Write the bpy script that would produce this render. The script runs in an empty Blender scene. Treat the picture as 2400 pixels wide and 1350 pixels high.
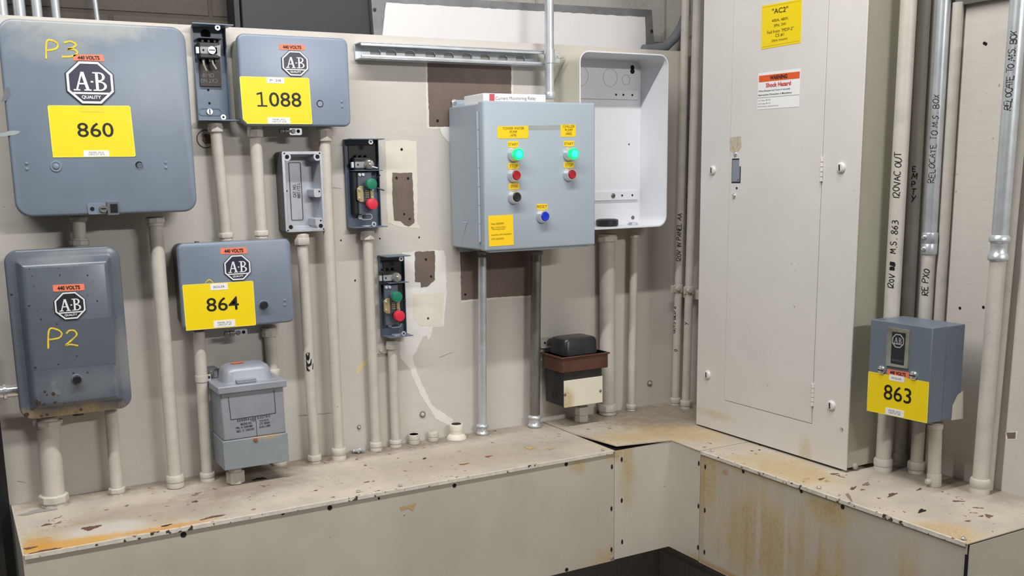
import bpy, bmesh, math, random
from mathutils import Vector, Matrix
random.seed(7)
S = bpy.context.scene
COL = S.collection

# ---------------------------------------------------------------- camera
FPX = 2326.93182; PPX = 1146.64887; PPY = 837.17869          # focal length and principal point, 2400x1350 frame
ROT = Matrix(((0.8773611, -0.4794588, -0.01888795),
              (-0.10220304, -0.14827096, -0.98365149),
              (0.46881983, 0.86494797, -0.17908932)))
CAM = Vector((0, -2.1, 1.5))
cd = bpy.data.cameras.new('camera'); cam = bpy.data.objects.new('camera', cd); COL.objects.link(cam)
cd.sensor_width = 36; cd.lens = FPX / 2400 * 36
cd.shift_x = (1200 - PPX) / 2400; cd.shift_y = (PPY - 675) / 2400
cd.clip_start = 0.02
M3 = Matrix((ROT[0], -ROT[1], -ROT[2])).transposed()
cam.matrix_world = Matrix.Translation(CAM) @ M3.to_4x4()
S.camera = cam

# ---------------------------------------------------------------- light
W = bpy.data.worlds.new('room_fill'); S.world = W; W.use_nodes = True
W.node_tree.nodes['Background'].inputs[0].default_value = (0.95, 0.97, 1.0, 1)
W.node_tree.nodes['Background'].inputs[1].default_value = 0.035


def area(name, loc, sx, sy, power, col, aim=None):
    l = bpy.data.lights.new(name, 'AREA'); l.shape = 'RECTANGLE'; l.size = sx; l.size_y = sy
    l.energy = power; l.color = col
    o = bpy.data.objects.new(name, l); COL.objects.link(o); o.location = loc
    if aim is not None:
        d = Vector(aim) - Vector(loc)
        o.rotation_euler = d.to_track_quat('-Z', 'Y').to_euler()
    return o


area('fluorescent_fixture_near_wall', (0.15, -0.95, 2.7), 2.4, 0.05, 52, (1.0, 0.985, 0.96))
area('fluorescent_fixture_aisle', (1.5, -3.6, 2.5), 1.2, 0.06, 50, (1.0, 0.985, 0.96), aim=(0.8, 0, 1.2))
S.view_settings.view_transform = 'Standard'; S.view_settings.look = 'None'
S.view_settings.exposure = 0.0; S.view_settings.gamma = 1.0
S.view_settings.use_curve_mapping = False


# ---------------------------------------------------------------- frames and pixel helper
class Frame:
    """u runs along a wall, v is height, w is the distance out of the wall"""
    def __init__(s, ux, n): s.ux = Vector(ux); s.n = Vector(n)
    def __call__(s, u, v, w): return s.ux * u + Vector((0, 0, v)) + s.n * w


BACK = Frame((1, 0, 0), (0, -1, 0))
RIGHT = Frame((0, -1, 0), (-1, 0, 0))
WR = -1.745                                           # right wall surface in RIGHT frame
ZL = 0.882                                            # top of the wireway


def ray(px, py):
    return ROT.transposed() @ Vector(((px - PPX) / FPX, (py - PPY) / FPX, 1))


def PX(F, px, py, w):
    """wall coordinates (u, v) of a photo pixel on the plane at distance w"""
    d = ray(px, py); n = F.n
    t = (w - CAM.dot(n)) / d.dot(n)
    P = CAM + d * t
    return (P.dot(F.ux), P.z)


def lin(c): return tuple(((x / 255) / 12.92 if x / 255 <= .04045 else ((x / 255 + .055) / 1.055) ** 2.4) for x in c) + (1,)


# ---------------------------------------------------------------- materials
class NT:
    def __init__(s, m): s.t = m.node_tree; s.b = s.t.nodes['Principled BSDF']
    def n(s, k, **kw):
        x = s.t.nodes.new(k)
        for a, v in kw.items(): setattr(x, a, v)
        return x
    def put(s, sock, v):
        if hasattr(v, 'is_output'): s.t.links.new(v, sock)
        elif v is not None: sock.default_value = v
    def math(s, op, a, b=None, clamp=False):
        x = s.n('ShaderNodeMath', operation=op); x.use_clamp = clamp
        s.put(x.inputs[0], a); s.put(x.inputs[1], b); return x.outputs[0]
    def vmath(s, op, a, b=None):
        x = s.n('ShaderNodeVectorMath', operation=op); s.put(x.inputs[0], a); s.put(x.inputs[1], b)
        return x.outputs[1] if op == 'LENGTH' else x.outputs[0]
    def pos(s):
        return s.n('ShaderNodeNewGeometry').outputs['Position']
    def noise(s, vec, scale, detail=4, rough=.55, stretch=None):
        if stretch: vec = s.vmath('MULTIPLY', vec, stretch)
        x = s.n('ShaderNodeTexNoise'); s.put(x.inputs['Vector'], vec)
        x.inputs['Scale'].default_value = scale; x.inputs['Detail'].default_value = detail
        x.inputs['Roughness'].default_value = rough
        return x.outputs[0]
    def mix(s, f, a, b):
        x = s.n('ShaderNodeMix', data_type='RGBA'); s.put(x.inputs[0], f); s.put(x.inputs[6], a); s.put(x.inputs[7], b)
        return x.outputs[2]
    def thr(s, v, lo, hi):
        x = s.n('ShaderNodeMapRange'); s.put(x.inputs[0], v)
        x.inputs[1].default_value = lo; x.inputs[2].default_value = hi
        return x.outputs[0]


MATS = {}


def mat(name, col, rough=.5, metal=0, var=.05, vscale=7, grain=None, spots=(), rust=(), bump=0, emit=None, stretch=None, spec=None, stain=(), rc=((190, 166, 118), (150, 110, 62))):
    """painted or metal surface: tone variation, optional grain, flecks of another colour, local rust"""
    if name in MATS: return MATS[name]
    m = bpy.data.materials.new(name); m.use_nodes = True; MATS[name] = m
    k = NT(m); P = k.pos(); c = lin(col)
    if var:
        nz = k.noise(P, vscale, 5, .6, stretch)
        f = k.thr(nz, .3, .7)
        out = k.mix(f, tuple(x * (1 - var * 1.6) for x in c[:3]) + (1,), tuple(min(1, x * (1 + var * 1.6)) for x in c[:3]) + (1,))
    else: out = c
    hgt = None
    if grain:
        g = k.noise(P, grain[0], 3, .6, grain[1])
        out = k.mix(k.math('MULTIPLY', k.thr(g, .45, .75), grain[2]), out, tuple(x * .6 for x in c[:3]) + (1,))
        hgt = g
    for (sc, lo, hi, sc2, cl) in spots:
        a = k.noise(P, sc, 3, .5); b = k.noise(P, sc2, 2, .5)
        f = k.thr(k.math('ADD', a, k.math('MULTIPLY', b, .35)), lo, hi)
        out = k.mix(f, out, lin(cl))
    if rust:
        tot = None; lo = k.noise(P, 16, 4, .6, (1, 1, .55))
        for (ctr, rad) in rust:
            d = k.vmath('SUBTRACT', P, ctr); d = k.vmath('DIVIDE', d, rad)
            f = k.math('ADD', k.math('MULTIPLY', k.math('SUBTRACT', 1.0, k.vmath('LENGTH', d)), 1.5), k.math('MULTIPLY', k.math('SUBTRACT', lo, .5), 1.8))
            f = k.math('MULTIPLY', f, k.math('MULTIPLY', k.math('SUBTRACT', 1.25, k.vmath('LENGTH', d)), 2.5, clamp=True), clamp=True)
            tot = f if tot is None else k.math('MAXIMUM', tot, f)
        st = k.noise(P, 70, 8, .8, (1, 1, .08)); fl = k.noise(P, 240, 6, .75, (1, 1, .7))
        wide = k.math('ADD', k.math('MULTIPLY', tot, .55), k.math('MULTIPLY', st, .8))
        out = k.mix(k.math('MULTIPLY', k.thr(wide, .50, 1.02), .74), out, lin(rc[0]))
        deep = k.math('ADD', k.math('MULTIPLY', tot, .42), k.math('MULTIPLY', fl, .85))
        out = k.mix(k.math('MULTIPLY', k.thr(deep, .83, .95), .4), out, lin(rc[1]))
    for (ctr, rad, cl, amt) in stain:                  # a dirt or scuff area with its own ragged shape
        d = k.vmath('DIVIDE', k.vmath('SUBTRACT', P, ctr), rad)
        f = k.math('MULTIPLY', k.math('SUBTRACT', 1.0, k.vmath('LENGTH', d)), 1.6, clamp=True)
        f = k.thr(k.math('ADD', k.math('MULTIPLY', f, .55), k.math('MULTIPLY', k.noise(P, 34, 6, .7), .8)), .55, .95)
        out = k.mix(k.math('MULTIPLY', f, amt), out, lin(cl))
    k.put(k.b.inputs['Base Color'], out)
    k.b.inputs['Roughness'].default_value = rough; k.b.inputs['Metallic'].default_value = metal
    if spec is not None: k.b.inputs['Specular IOR Level'].default_value = spec
    if bump:
        if hgt is None: hgt = k.noise(P, 160, 3, .6)
        bn = k.n('ShaderNodeBump'); bn.inputs['Strength'].default_value = bump; bn.inputs['Distance'].default_value = .002
        k.put(bn.inputs['Height'], hgt); k.put(k.b.inputs['Normal'], bn.outputs[0])
    if emit:
        k.put(k.b.inputs['Emission Color'], lin(emit[0])); k.b.inputs['Emission Strength'].default_value = emit[1]
    return m


FLK = (60, 49, 40)
BOARD = mat('beige_board_paint', (202, 197, 190), .55, var=.03, vscale=3, grain=(26, (.5, .5, 5), .10), bump=.12, spots=((120, .95, .97, 6, (160, 152, 140)),))
BARE = mat('bare_brown_board', (112, 98, 90), .7, var=.10, vscale=9, grain=(40, (1, 1, .4), .2))
PATCHW = mat('white_filler_paint', (228, 226, 222), .5, var=.04, vscale=20)
PATCHC = mat('cream_undercoat', (222, 217, 203), .55, var=.04, vscale=16, grain=(30, (.5, .5, 6), .1))
TAN = mat('tan_undercoat', (186, 158, 112), .6)
PAINT = mat('beige_pipe_paint', (194, 189, 180), .45, var=.05, vscale=30, bump=.14, spots=((150, .95, .97, 8, (140, 130, 116)),))
PAINTW = mat('beige_pipe_paint_worn', (192, 187, 172), .45, var=.06, vscale=20, spots=((60, .86, .92, 9, (150, 140, 100)),))
TROUGHF = mat('beige_wireway_front', (192, 185, 171), .45, var=.05, vscale=5, grain=(40, (1, 1, .6), .07), spots=((70, .93, .97, 7, (120, 108, 92)),),
              rust=(((1.28, -.32, .625), (.09, .05, .05)), ((1.28, -.32, .885), (.03, .05, .05)), ((.83, -.32, .885), (.015, .05, .02)), ((1.19, -.32, .865), (.03, .05, .03))))
TROUGHT = mat('beige_wireway_top', (190, 180, 165), .55, rc=((192, 166, 116), (150, 108, 62)), var=.08, vscale=9, grain=(22, (1, 1, 1), .22), spots=((55, .86, .89, 9, (116, 84, 66)), (95, .92, .94, 5, (84, 66, 54)), (150, .87, .92, 8, (140, 116, 98)), (40, .88, .95, 8, (190, 165, 125))),
              rust=(((.13, -.27, .882), (.26, .10, .1)), ((1.36, -.25, .882), (.12, .1, .1)), ((1.5, -.25, .882), (.15, .2, .1)), ((1.5, -.62, .882), (.1, .22, .1)), ((1.46, -1.05, .882), (.08, .1, .1))),
              stain=(((.7, -.01, .882), (1.0, .085, .1), (120, 108, 98), .75), ((.5, -.13, .882), (.2, .1, .1), (128, 114, 102), .6), ((1.6, -.1, .882), (.3, .2, .1), (118, 106, 94), .7), ((1.74, -.8, .882), (.12, .4, .1), (124, 112, 102), .6), ((.3, -.2, .882), (.3, .12, .1), (140, 126, 112), .5), ((.2, -.25, .882), (.12, .07, .1), (206, 204, 202), .6), ((.13, -.295, .882), (.16, .04, .1), (202, 152, 70), .85), ((.09, -.27, .882), (.04, .06, .1), (196, 140, 60), .7), ((.3, -.30, .882), (.13, .018, .1), (196, 140, 56), .8), ((1.0, -.2, .882), (.4, .13, .1), (150, 136, 120), .4)))
TROUGHR = mat('beige_wireway_rusty', (188, 182, 170), .45, var=.06, vscale=6, spots=((80, .93, .97, 6, (110, 96, 80)),),
              rust=(((1.447, -.62, .74), (.15, .22, .2)), ((1.447, -.45, .86), (.15, .05, .2)), ((1.447, -.5, .61), (.15, .3, .035)), ((1.447, -.82, .66), (.15, .13, .22)), ((1.447, -.98, .7), (.15, .06, .18)), ((1.447, -.6, .88), (.15, .25, .03)), ((1.447, -.8, .85), (.15, .1, .05))),
              stain=[((1.447, -y, z), (.2, w_ * 1.15, h_), cl, a * .55) for y, z, w_, h_, cl, a in ((.432, .75, .012, .2, (176, 132, 74), .8), (.53, .72, .012, .13, (186, 156, 104), .7), (.575, .70, .008, .15, (178, 140, 84), .7), (.61, .74, .010, .14, (206, 202, 194), .7), (.645, .70, .010, .15, (184, 152, 100), .7),
                     (.69, .72, .008, .16, (206, 202, 194), .6), (.73, .71, .014, .2, (184, 154, 102), .7), (.78, .70, .008, .2, (172, 138, 88), .7), (.83, .72, .016, .2, (186, 158, 108), .7), (.88, .68, .008, .16, (186, 158, 108), .6), (.97, .72, .007, .16, (178, 146, 96), .6), (.5, .622, .12, .012, (170, 116, 60), .9), (.7, .622, .2, .008, (170, 116, 60), .7), (.505, .853, .014, .012, (168, 108, 50), .9), (.80, .855, .02, .014, (176, 122, 66), .7))])
TROUGHC = mat('beige_wireway_corner', (198, 192, 180), .45, var=.04, vscale=6, spots=((80, .95, .99, 6, (140, 125, 100)),),
              rust=(((1.325, -.32, .87), (.035, .05, .22)), ((1.29, -.32, .885), (.05, .05, .05)), ((1.447, -.423, .62), (.06, .06, .03))))
LIP = mat('worn_pale_edge', (216, 209, 197), .45, var=.1, vscale=60, spots=((75, .80, .83, 9, (78, 62, 50)),))
GREY = mat('blue_grey_enamel', (116, 128, 142), .36, var=.05, vscale=9, spots=((26, .9, 1.0, 5, (140, 146, 148)),),
           stain=(((.25, -.12, 1.785), (.2, .05, .05), (160, 164, 160), .75), ((.2, -.12, 1.74), (.1, .05, .04), (150, 156, 156), .5)))
GREYL = mat('lit_blue_grey_enamel', (132, 144, 164), .34, var=.02)  # same enamel as its neighbours, lightened to paint the light it reflects
GREYD = mat('dark_blue_grey_enamel', (94, 101, 111), .28, var=.06, vscale=12, spots=((110, .88, .90, 9, (58, 46, 40)), (30, .9, 1.0, 5, (126, 132, 140))),
            rust=(((.11, -.12, 1.07), (.05, .1, .03)), ((.19, -.12, 1.07), (.12, .1, .025))),
            stain=(((.28, -.11, 1.17), (.03, .05, .10), (140, 142, 144), .6), ((.2, -.12, 1.13), (.14, .05, .04), (124, 128, 134), .5), ((.19, -.11, 1.365), (.08, .05, .02), (136, 138, 138), .5), ((.105, -.11, 1.2), (.012, .05, .2), (70, 72, 80), .5)))
GREYM = mat('mid_blue_grey_enamel', (116, 128, 143), .36, var=.05, vscale=14, spots=((100, .93, .95, 8, (66, 60, 58)),))
BODY = mat('olive_grey_box_side', (122, 122, 112), .45, var=.06, vscale=20)
STEELGREY = mat('control_box_grey', (164, 176, 187), .38, var=.02, spots=())
WHITEBOX = mat('white_enamel', (226, 227, 232), .4, var=.015)
CREAMBOX = mat('cream_overspray', (205, 200, 184), .45, var=.04)
PANELB = mat('panelboard_olive_shaded_side', (164, 161, 145), .45, var=.04, vscale=6)  # olive hue is its own; darkened further to carry the side's shade
PANELG = mat('panelboard_grey', (217, 214, 210), .42, var=.025, vscale=5, spots=((120, .96, .99, 6, (150, 144, 132)),),
             rust=(((1.587, -.3, .925), (.05, .12, .02)), ((1.587, -.6, .9), (.05, .025, .05))), rc=((204, 194, 168), (190, 170, 130)))
SLATE = mat('slate_grey_enamel', (102, 113, 126), .42, var=.04, vscale=14)
YEL = mat('yellow_placard', (242, 212, 6), .4, var=.01)
YELO = mat('amber_label', (250, 208, 20), .4, var=.01)
YELR = mat('yellow_border', (255, 238, 110), .4, var=0)
ORG = mat('orange_label', (240, 128, 96), .45, var=.03)
ORGD = mat('warning_orange', (226, 92, 40), .45, var=.02)
WHT = mat('white_label', (238, 238, 238), .45, var=0)
BLK = mat('black_print', (16, 15, 15), .5, var=0)
REDP = mat('red_print', (205, 50, 45), .5, var=0)
GRYP = mat('grey_print', (120, 118, 118), .5, var=0)
OLVP = mat('olive_print', (98, 82, 14), .5, var=0)
NAVY = mat('emblem_navy', (44, 46, 64), .35, var=.03)
SILV = mat('emblem_silver', (226, 226, 228), .35, var=0)
CHALK = mat('yellow_marker', (226, 194, 52), .8, var=.12, vscale=90)
GALV = mat('galvanised_steel', (206, 211, 216), .36, .6, var=.08, vscale=30)
GALVD = mat('tarnished_galvanised_steel', (128, 126, 120), .42, .6, var=.22, vscale=28, stretch=(1, 1, .3))
CHROME = mat('chrome', (222, 222, 226), .2, .8, var=0)
ALU = mat('cast_aluminium', (184, 187, 194), .36, .35, var=.08, vscale=30)
ALUD = mat('cast_grey_outside', (82, 84, 88), .5, .2, var=.05)
DARK = mat('black_plastic', (26, 27, 30), .4, var=.05)
HOLE = mat('dark_recess', (20, 17, 15), .9, var=0)
BROWNB = mat('dark_brown_fibre', (64, 56, 52), .5, var=.06)
RUSTB = mat('brown_rusted_band', (84, 52, 40), .45, var=.16, vscale=26)
IVORY = mat('ivory_plate', (222, 217, 200), .42, var=.03, rust=(((1.292, -.11, .955), (.03, .05, .045)),))
BRASS = mat('brass_contact', (190, 176, 130), .35, .6, var=.05)
GREEN = mat('green_button', (22, 122, 92), .35, var=.03)
RED = mat('red_button', (214, 44, 66), .35, var=.03)
DRED = mat('dark_red_button', (168, 24, 34), .3, var=.03)
BLUE = mat('blue_button', (10, 46, 196), .3, var=.03)
GLOW = mat('lit_green_lens', (10, 190, 120), .3, var=0, emit=((0, 235, 130), .75))
GLOWC = mat('lit_green_centre', (60, 240, 210), .3, var=0, emit=((40, 255, 225), 1.0))
GLASS = mat('pilot_lamp_glass', (190, 188, 180), .12, .7, var=0)
CHAR = mat('charcoal_cabinet_paint', (44, 44, 50), .5, var=.04)
ZINCW = mat('whitewashed_panel', (226, 225, 226), .5, var=.03, vscale=4, spots=((30, .9, 1.0, 4, (196, 192, 186)),))
ZINCE = mat('bare_zinc_rim', (128, 128, 130), .5, .35, var=.14, vscale=20, spots=((40, .92, .97, 7, (112, 84, 62)),))
MSILV = mat('transformer_silver_paint', (148, 152, 161), .4, .15, var=.05, vscale=20)
MSILVG = mat('transformer_lower_grey', (138, 146, 152), .42, .1, var=.05, vscale=20, rust=(((.525, -.13, .99), (.03, .05, .02)), ((.55, -.13, .99), (.04, .05, .02)), ((.545, -.13, .989), (.05, .05, .008))))
RUSTF = mat('rust_flake', (140, 86, 44), .8, var=.2, vscale=90)
CHIP = mat('paint_chip_brown', (104, 72, 58), .7, var=.1)
TAPE = mat('black_tape', (20, 20, 20), .5, var=0)
FLEX = mat('grey_flexible_sheath', (110, 114, 120), .4, var=.05)
CARD = mat('white_carton', (240, 239, 241), .5, var=.01)


def wallmat(name, c1, c2, cm):
    m = bpy.data.materials.new(name); m.use_nodes = True; k = NT(m)
    P = k.pos(); sp = k.n('ShaderNodeSeparateXYZ'); k.put(sp.inputs[0], P)
    cb = k.n('ShaderNodeCombineXYZ'); k.put(cb.inputs[0], k.math('SUBTRACT', sp.outputs[0], sp.outputs[1])); k.put(cb.inputs[1], sp.outputs[2])
    br = k.n('ShaderNodeTexBrick'); k.put(br.inputs['Vector'], cb.outputs[0])
    br.inputs['Scale'].default_value = 1; br.inputs['Brick Width'].default_value = .41; br.inputs['Row Height'].default_value = .205
    br.inputs['Mortar Size'].default_value = .006; br.inputs['Mortar Smooth'].default_value = .4
    br.inputs['Color1'].default_value = lin(c1); br.inputs['Color2'].default_value = lin(c2); br.inputs['Mortar'].default_value = lin(cm)
    nz = k.noise(P, 70, 5, .7)
    k.put(k.b.inputs['Base Color'], k.mix(k.math('MULTIPLY', k.thr(nz, .5, .75), .35), br.outputs[0], tuple(x * .6 for x in lin(c1)[:3]) + (1,)))
    k.b.inputs['Roughness'].default_value = .85
    bn = k.n('ShaderNodeBump'); bn.inputs['Strength'].default_value = .6; bn.inputs['Distance'].default_value = .004
    k.put(bn.inputs['Height'], k.math('ADD', k.math('MULTIPLY', br.outputs[1], -1.2), nz)); k.put(k.b.inputs['Normal'], bn.outputs[0])
    return m


CMUD = wallmat('shaded_block_wall', (88, 82, 75), (83, 77, 71), (76, 70, 64))  # darker colour paints the shade over the left part of the wall
CMUL = wallmat('painted_block_wall', (186, 182, 176), (182, 178, 172), (164, 160, 154))
CONC = mat('concrete_floor', (112, 106, 98), .8, var=.1, vscale=3)


# ---------------------------------------------------------------- mesh builder
def rr(u0, u1, v0, v1, r, n=5):
    r = max(min(r, (u1 - u0) / 2 - 1e-5, (v1 - v0) / 2 - 1e-5), 1e-5); o = []
    for cx, cy, a in ((u1 - r, v1 - r, 0), (u0 + r, v1 - r, 90), (u0 + r, v0 + r, 180), (u1 - r, v0 + r, 270)):
        for i in range(n + 1):
            t = math.radians(a + 90 * i / n); o.append((cx + r * math.cos(t), cy + r * math.sin(t)))
    return o


def circ(u, v, r, n=20, r2=None, ph=0):
    return [(u + r * math.cos(2 * math.pi * i / n + ph), v + (r2 or r) * math.sin(2 * math.pi * i / n + ph)) for i in range(n)]


ORG_OF = {}


class MB:
    def __init__(s, F=BACK): s.F = F; s.v = []; s.f = []; s.mi = []; s.ms = []
    def m(s, mt):
        if mt not in s.ms: s.ms.append(mt)
        return s.ms.index(mt)
    def add(s, pts, faces, mt):
        b = len(s.v); s.v += [Vector(p) for p in pts]; i = s.m(mt)
        for f in faces: s.f.append([b + x for x in f]); s.mi.append(i)
    def box(s, u0, u1, v0, v1, w0, w1, mt):
        P = [s.F(u, v, w) for w in (w0, w1) for v in (v0, v1) for u in (u0, u1)]
        s.add(P, [(0, 1, 3, 2), (4, 6, 7, 5), (0, 4, 5, 1), (2, 3, 7, 6), (0, 2, 6, 4), (1, 5, 7, 3)], mt); return s
    def loft(s, rings, mt, c0=True, c1=True):
        n = len(rings[0]); P = [p for r in rings for p in r]; fs = []
        for i in range(len(rings) - 1):
            for j in range(n):
                a = i * n + j; b = i * n + (j + 1) % n; fs.append((a, b, b + n, a + n))
        if c0: fs.append(tuple(range(n - 1, -1, -1)))
        if c1: fs.append(tuple(range((len(rings) - 1) * n, len(rings) * n)))
        s.add(P, fs, mt); return s
    def rbox(s, u0, u1, v0, v1, r, prof, mt, c0=True, c1=True, n=5):
        """rounded box; prof = [(w, inset), ...]"""
        return s.loft([[s.F(a, b, w) for a, b in rr(u0 + i, u1 - i, v0 + i, v1 - i, max(r - i, .0005), n)] for w, i in prof], mt, c0, c1)
    def prism(s, pts, w0, w1, mt):
        return s.loft([[s.F(a, b, w0) for a, b in pts], [s.F(a, b, w1) for a, b in pts]], mt)
    def disc(s, u, v, w0, w1, r, mt, n=20, r2=None, ph=0): return s.prism(circ(u, v, r, n, r2, ph), w0, w1, mt)
    def lathe(s, p0, p1, prof, mt, n=20, c0=True, c1=True):
        """prof = [(t along p0->p1 in metres or fraction of length if p1 given, radius)] in metres"""
        p0 = Vector(p0); a = (Vector(p1) - p0).normalized()
        e = a.orthogonal().normalized(); g = a.cross(e); rs = []
        for t, r in prof:
            rs.append([p0 + a * t + (e * math.cos(2 * math.pi * i / n) + g * math.sin(2 * math.pi * i / n)) * r for i in range(n)])
        return s.loft(rs, mt, c0, c1)
    def tube(s, pts, r, mt, n=14):
        pts = [Vector(p) for p in pts]; rs = []; e = None
        for i, p in enumerate(pts):
            a = (pts[min(i + 1, len(pts) - 1)] - pts[max(i - 1, 0)]).normalized()
            e = (a.orthogonal() if e is None else e - a * e.dot(a)).normalized(); g = a.cross(e)
            rs.append([p + (e * math.cos(2 * math.pi * k / n) + g * math.sin(2 * math.pi * k / n)) * r for k in range(n)])
        return s.loft(rs, mt)
    def ring(s, u, v, w0, w1, ro, ri, mt, n=24):
        o = circ(u, v, ro, n); i_ = circ(u, v, ri, n)
        return s.band(o, i_, w0, w1, mt)
    def band(s, o, i_, w0, w1, mt):
        n = len(o)
        P = [s.F(a, b, w1) for a, b in o] + [s.F(a, b, w1) for a, b in i_] + [s.F(a, b, w0) for a, b in o] + [s.F(a, b, w0) for a, b in i_]
        fs = []
        for j in range(n):
            q = (j + 1) % n
            fs += [(j, q, n + q, n + j), (j, 2 * n + j, 2 * n + q, q), (n + j, n + q, 3 * n + q, 3 * n + j), (2 * n + j, 3 * n + j, 3 * n + q, 2 * n + q)]
        s.add(P, fs, mt); return s
    def holed(s, outer, holes, w0, w1, mt):
        bm = bmesh.new(); E = []
        for lp in [outer] + holes:
            vs = [bm.verts.new((a, b, 0)) for a, b in lp]
            E += [bm.edges.new((vs[i], vs[(i + 1) % len(vs)])) for i in range(len(vs))]
        bmesh.ops.triangle_fill(bm, use_beauty=True, use_dissolve=False, edges=E)
        bm.verts.index_update(); base = [(v.co.x, v.co.y) for v in bm.verts]; n = len(base)
        fs = [tuple(v.index for v in f.verts) for f in bm.faces]; bm.free()
        P = [s.F(a, b, w1) for a, b in base] + [s.F(a, b, w0) for a, b in base]
        F2 = list(fs) + [tuple(n + i for i in reversed(f)) for f in fs]; k = 0
        for lp in [outer] + holes:
            L = len(lp)
            for i in range(L): a = k + i; b = k + (i + 1) % L; F2.append((a, b, n + b, n + a))
            k += L
        s.add(P, F2, mt); return s
    def sheet(s, pts, w, mt):
        s.add([s.F(a, b, w) for a, b in pts], [tuple(range(len(pts)))], mt); return s
    def build(s, name, parent=None, bevel=0, label=None, smooth=.65, seg=2):
        o_ = Vector((0, 0, 0)); p = parent
        while p is not None and p.parent is not None: p = p.parent
        if p is not None: o_ = ORG_OF[p.name]
        me = bpy.data.meshes.new(name); me.from_pydata([v - o_ for v in s.v], [], s.f)
        for mt in s.ms: me.materials.append(mt)
        me.polygons.foreach_set('material_index', s.mi)
        bm = bmesh.new(); bm.from_mesh(me); bmesh.ops.recalc_face_normals(bm, faces=bm.faces)
        for f in bm.faces: f.smooth = True
        for e in bm.edges:
            if len(e.link_faces) != 2 or e.calc_face_angle(0) > smooth: e.smooth = False
        bm.to_mesh(me); bm.free()
        ob = bpy.data.objects.new(name, me); COL.objects.link(ob)
        if parent is not None: ob.parent = parent
        if bevel:
            b = ob.modifiers.new('bevel', 'BEVEL'); b.width = bevel; b.segments = seg; b.limit_method = 'ANGLE'; b.angle_limit = .7
        if label: ob['label'] = label
        return ob


def thing(name, label, cat, loc, group=None):
    o = bpy.data.objects.new(name, None); COL.objects.link(o); o.location = loc; o.empty_display_size = .05
    o['label'] = label; o['category'] = cat
    if group: o['group'] = group
    ORG_OF[o.name] = Vector(loc); return o


def tag(o, label, cat, group=None):
    o['label'] = label; o['category'] = cat
    if group: o['group'] = group
    return o


def struct(o): o['kind'] = 'structure'; return o


# ---------------------------------------------------------------- lettering
TXT = {}


def text2d(string, bold):
    k = (string, bold)
    if k in TXT: return TXT[k]
    c = bpy.data.curves.new('t', 'FONT'); c.body = string; c.size = 1; c.offset = bold; c.resolution_u = 3
    c.align_x = 'CENTER'; c.space_line = .95
    o = bpy.data.objects.new('t', c); COL.objects.link(o)
    dg = bpy.context.evaluated_depsgraph_get(); dg.update()
    me = bpy.data.meshes.new_from_object(o.evaluated_get(dg))
    vs = [(v.co.x, v.co.y) for v in me.vertices]; fs = [tuple(p.vertices) for p in me.polygons]
    bpy.data.objects.remove(o); bpy.data.curves.remove(c); bpy.data.meshes.remove(me)
    x0 = min(v[0] for v in vs); x1 = max(v[0] for v in vs); y0 = min(v[1] for v in vs); y1 = max(v[1] for v in vs)
    TXT[k] = ([((a - x0) / (x1 - x0), (b - y0) / (y1 - y0)) for a, b in vs], fs)
    return TXT[k]


def quad(F, w, tl, tr, br, bl):
    """corners in photo pixels -> bilinear map (s right, t up) on the plane at w"""
    A, B, C_, D = [PX(F, p[0], p[1], w) for p in (tl, tr, br, bl)]
    def f(s, t):
        return tuple((D[i] * (1 - s) + C_[i] * s) * (1 - t) + (A[i] * (1 - s) + B[i] * s) * t for i in (0, 1))
    return f


def put_text(mb, q, w, string, s0, s1, t0, t1, mt, bold=.0):
    vs, fs = text2d(string, bold)
    mb.add([mb.F(*q(s0 + (s1 - s0) * a, t0 + (t1 - t0) * b), w) for a, b in vs], fs, mt)


def qrect(mb, q, w0, w1, mt, s0=0, s1=1, t0=0, t1=1, r=0, asp=1.5):
    if r: pts = rr(s0, s1, t0, t1, r, 4)
    else: pts = [(s0, t0), (s1, t0), (s1, t1), (s0, t1)]
    mb.prism([q(a, b) for a, b in pts], w0, w1, mt)


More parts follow.
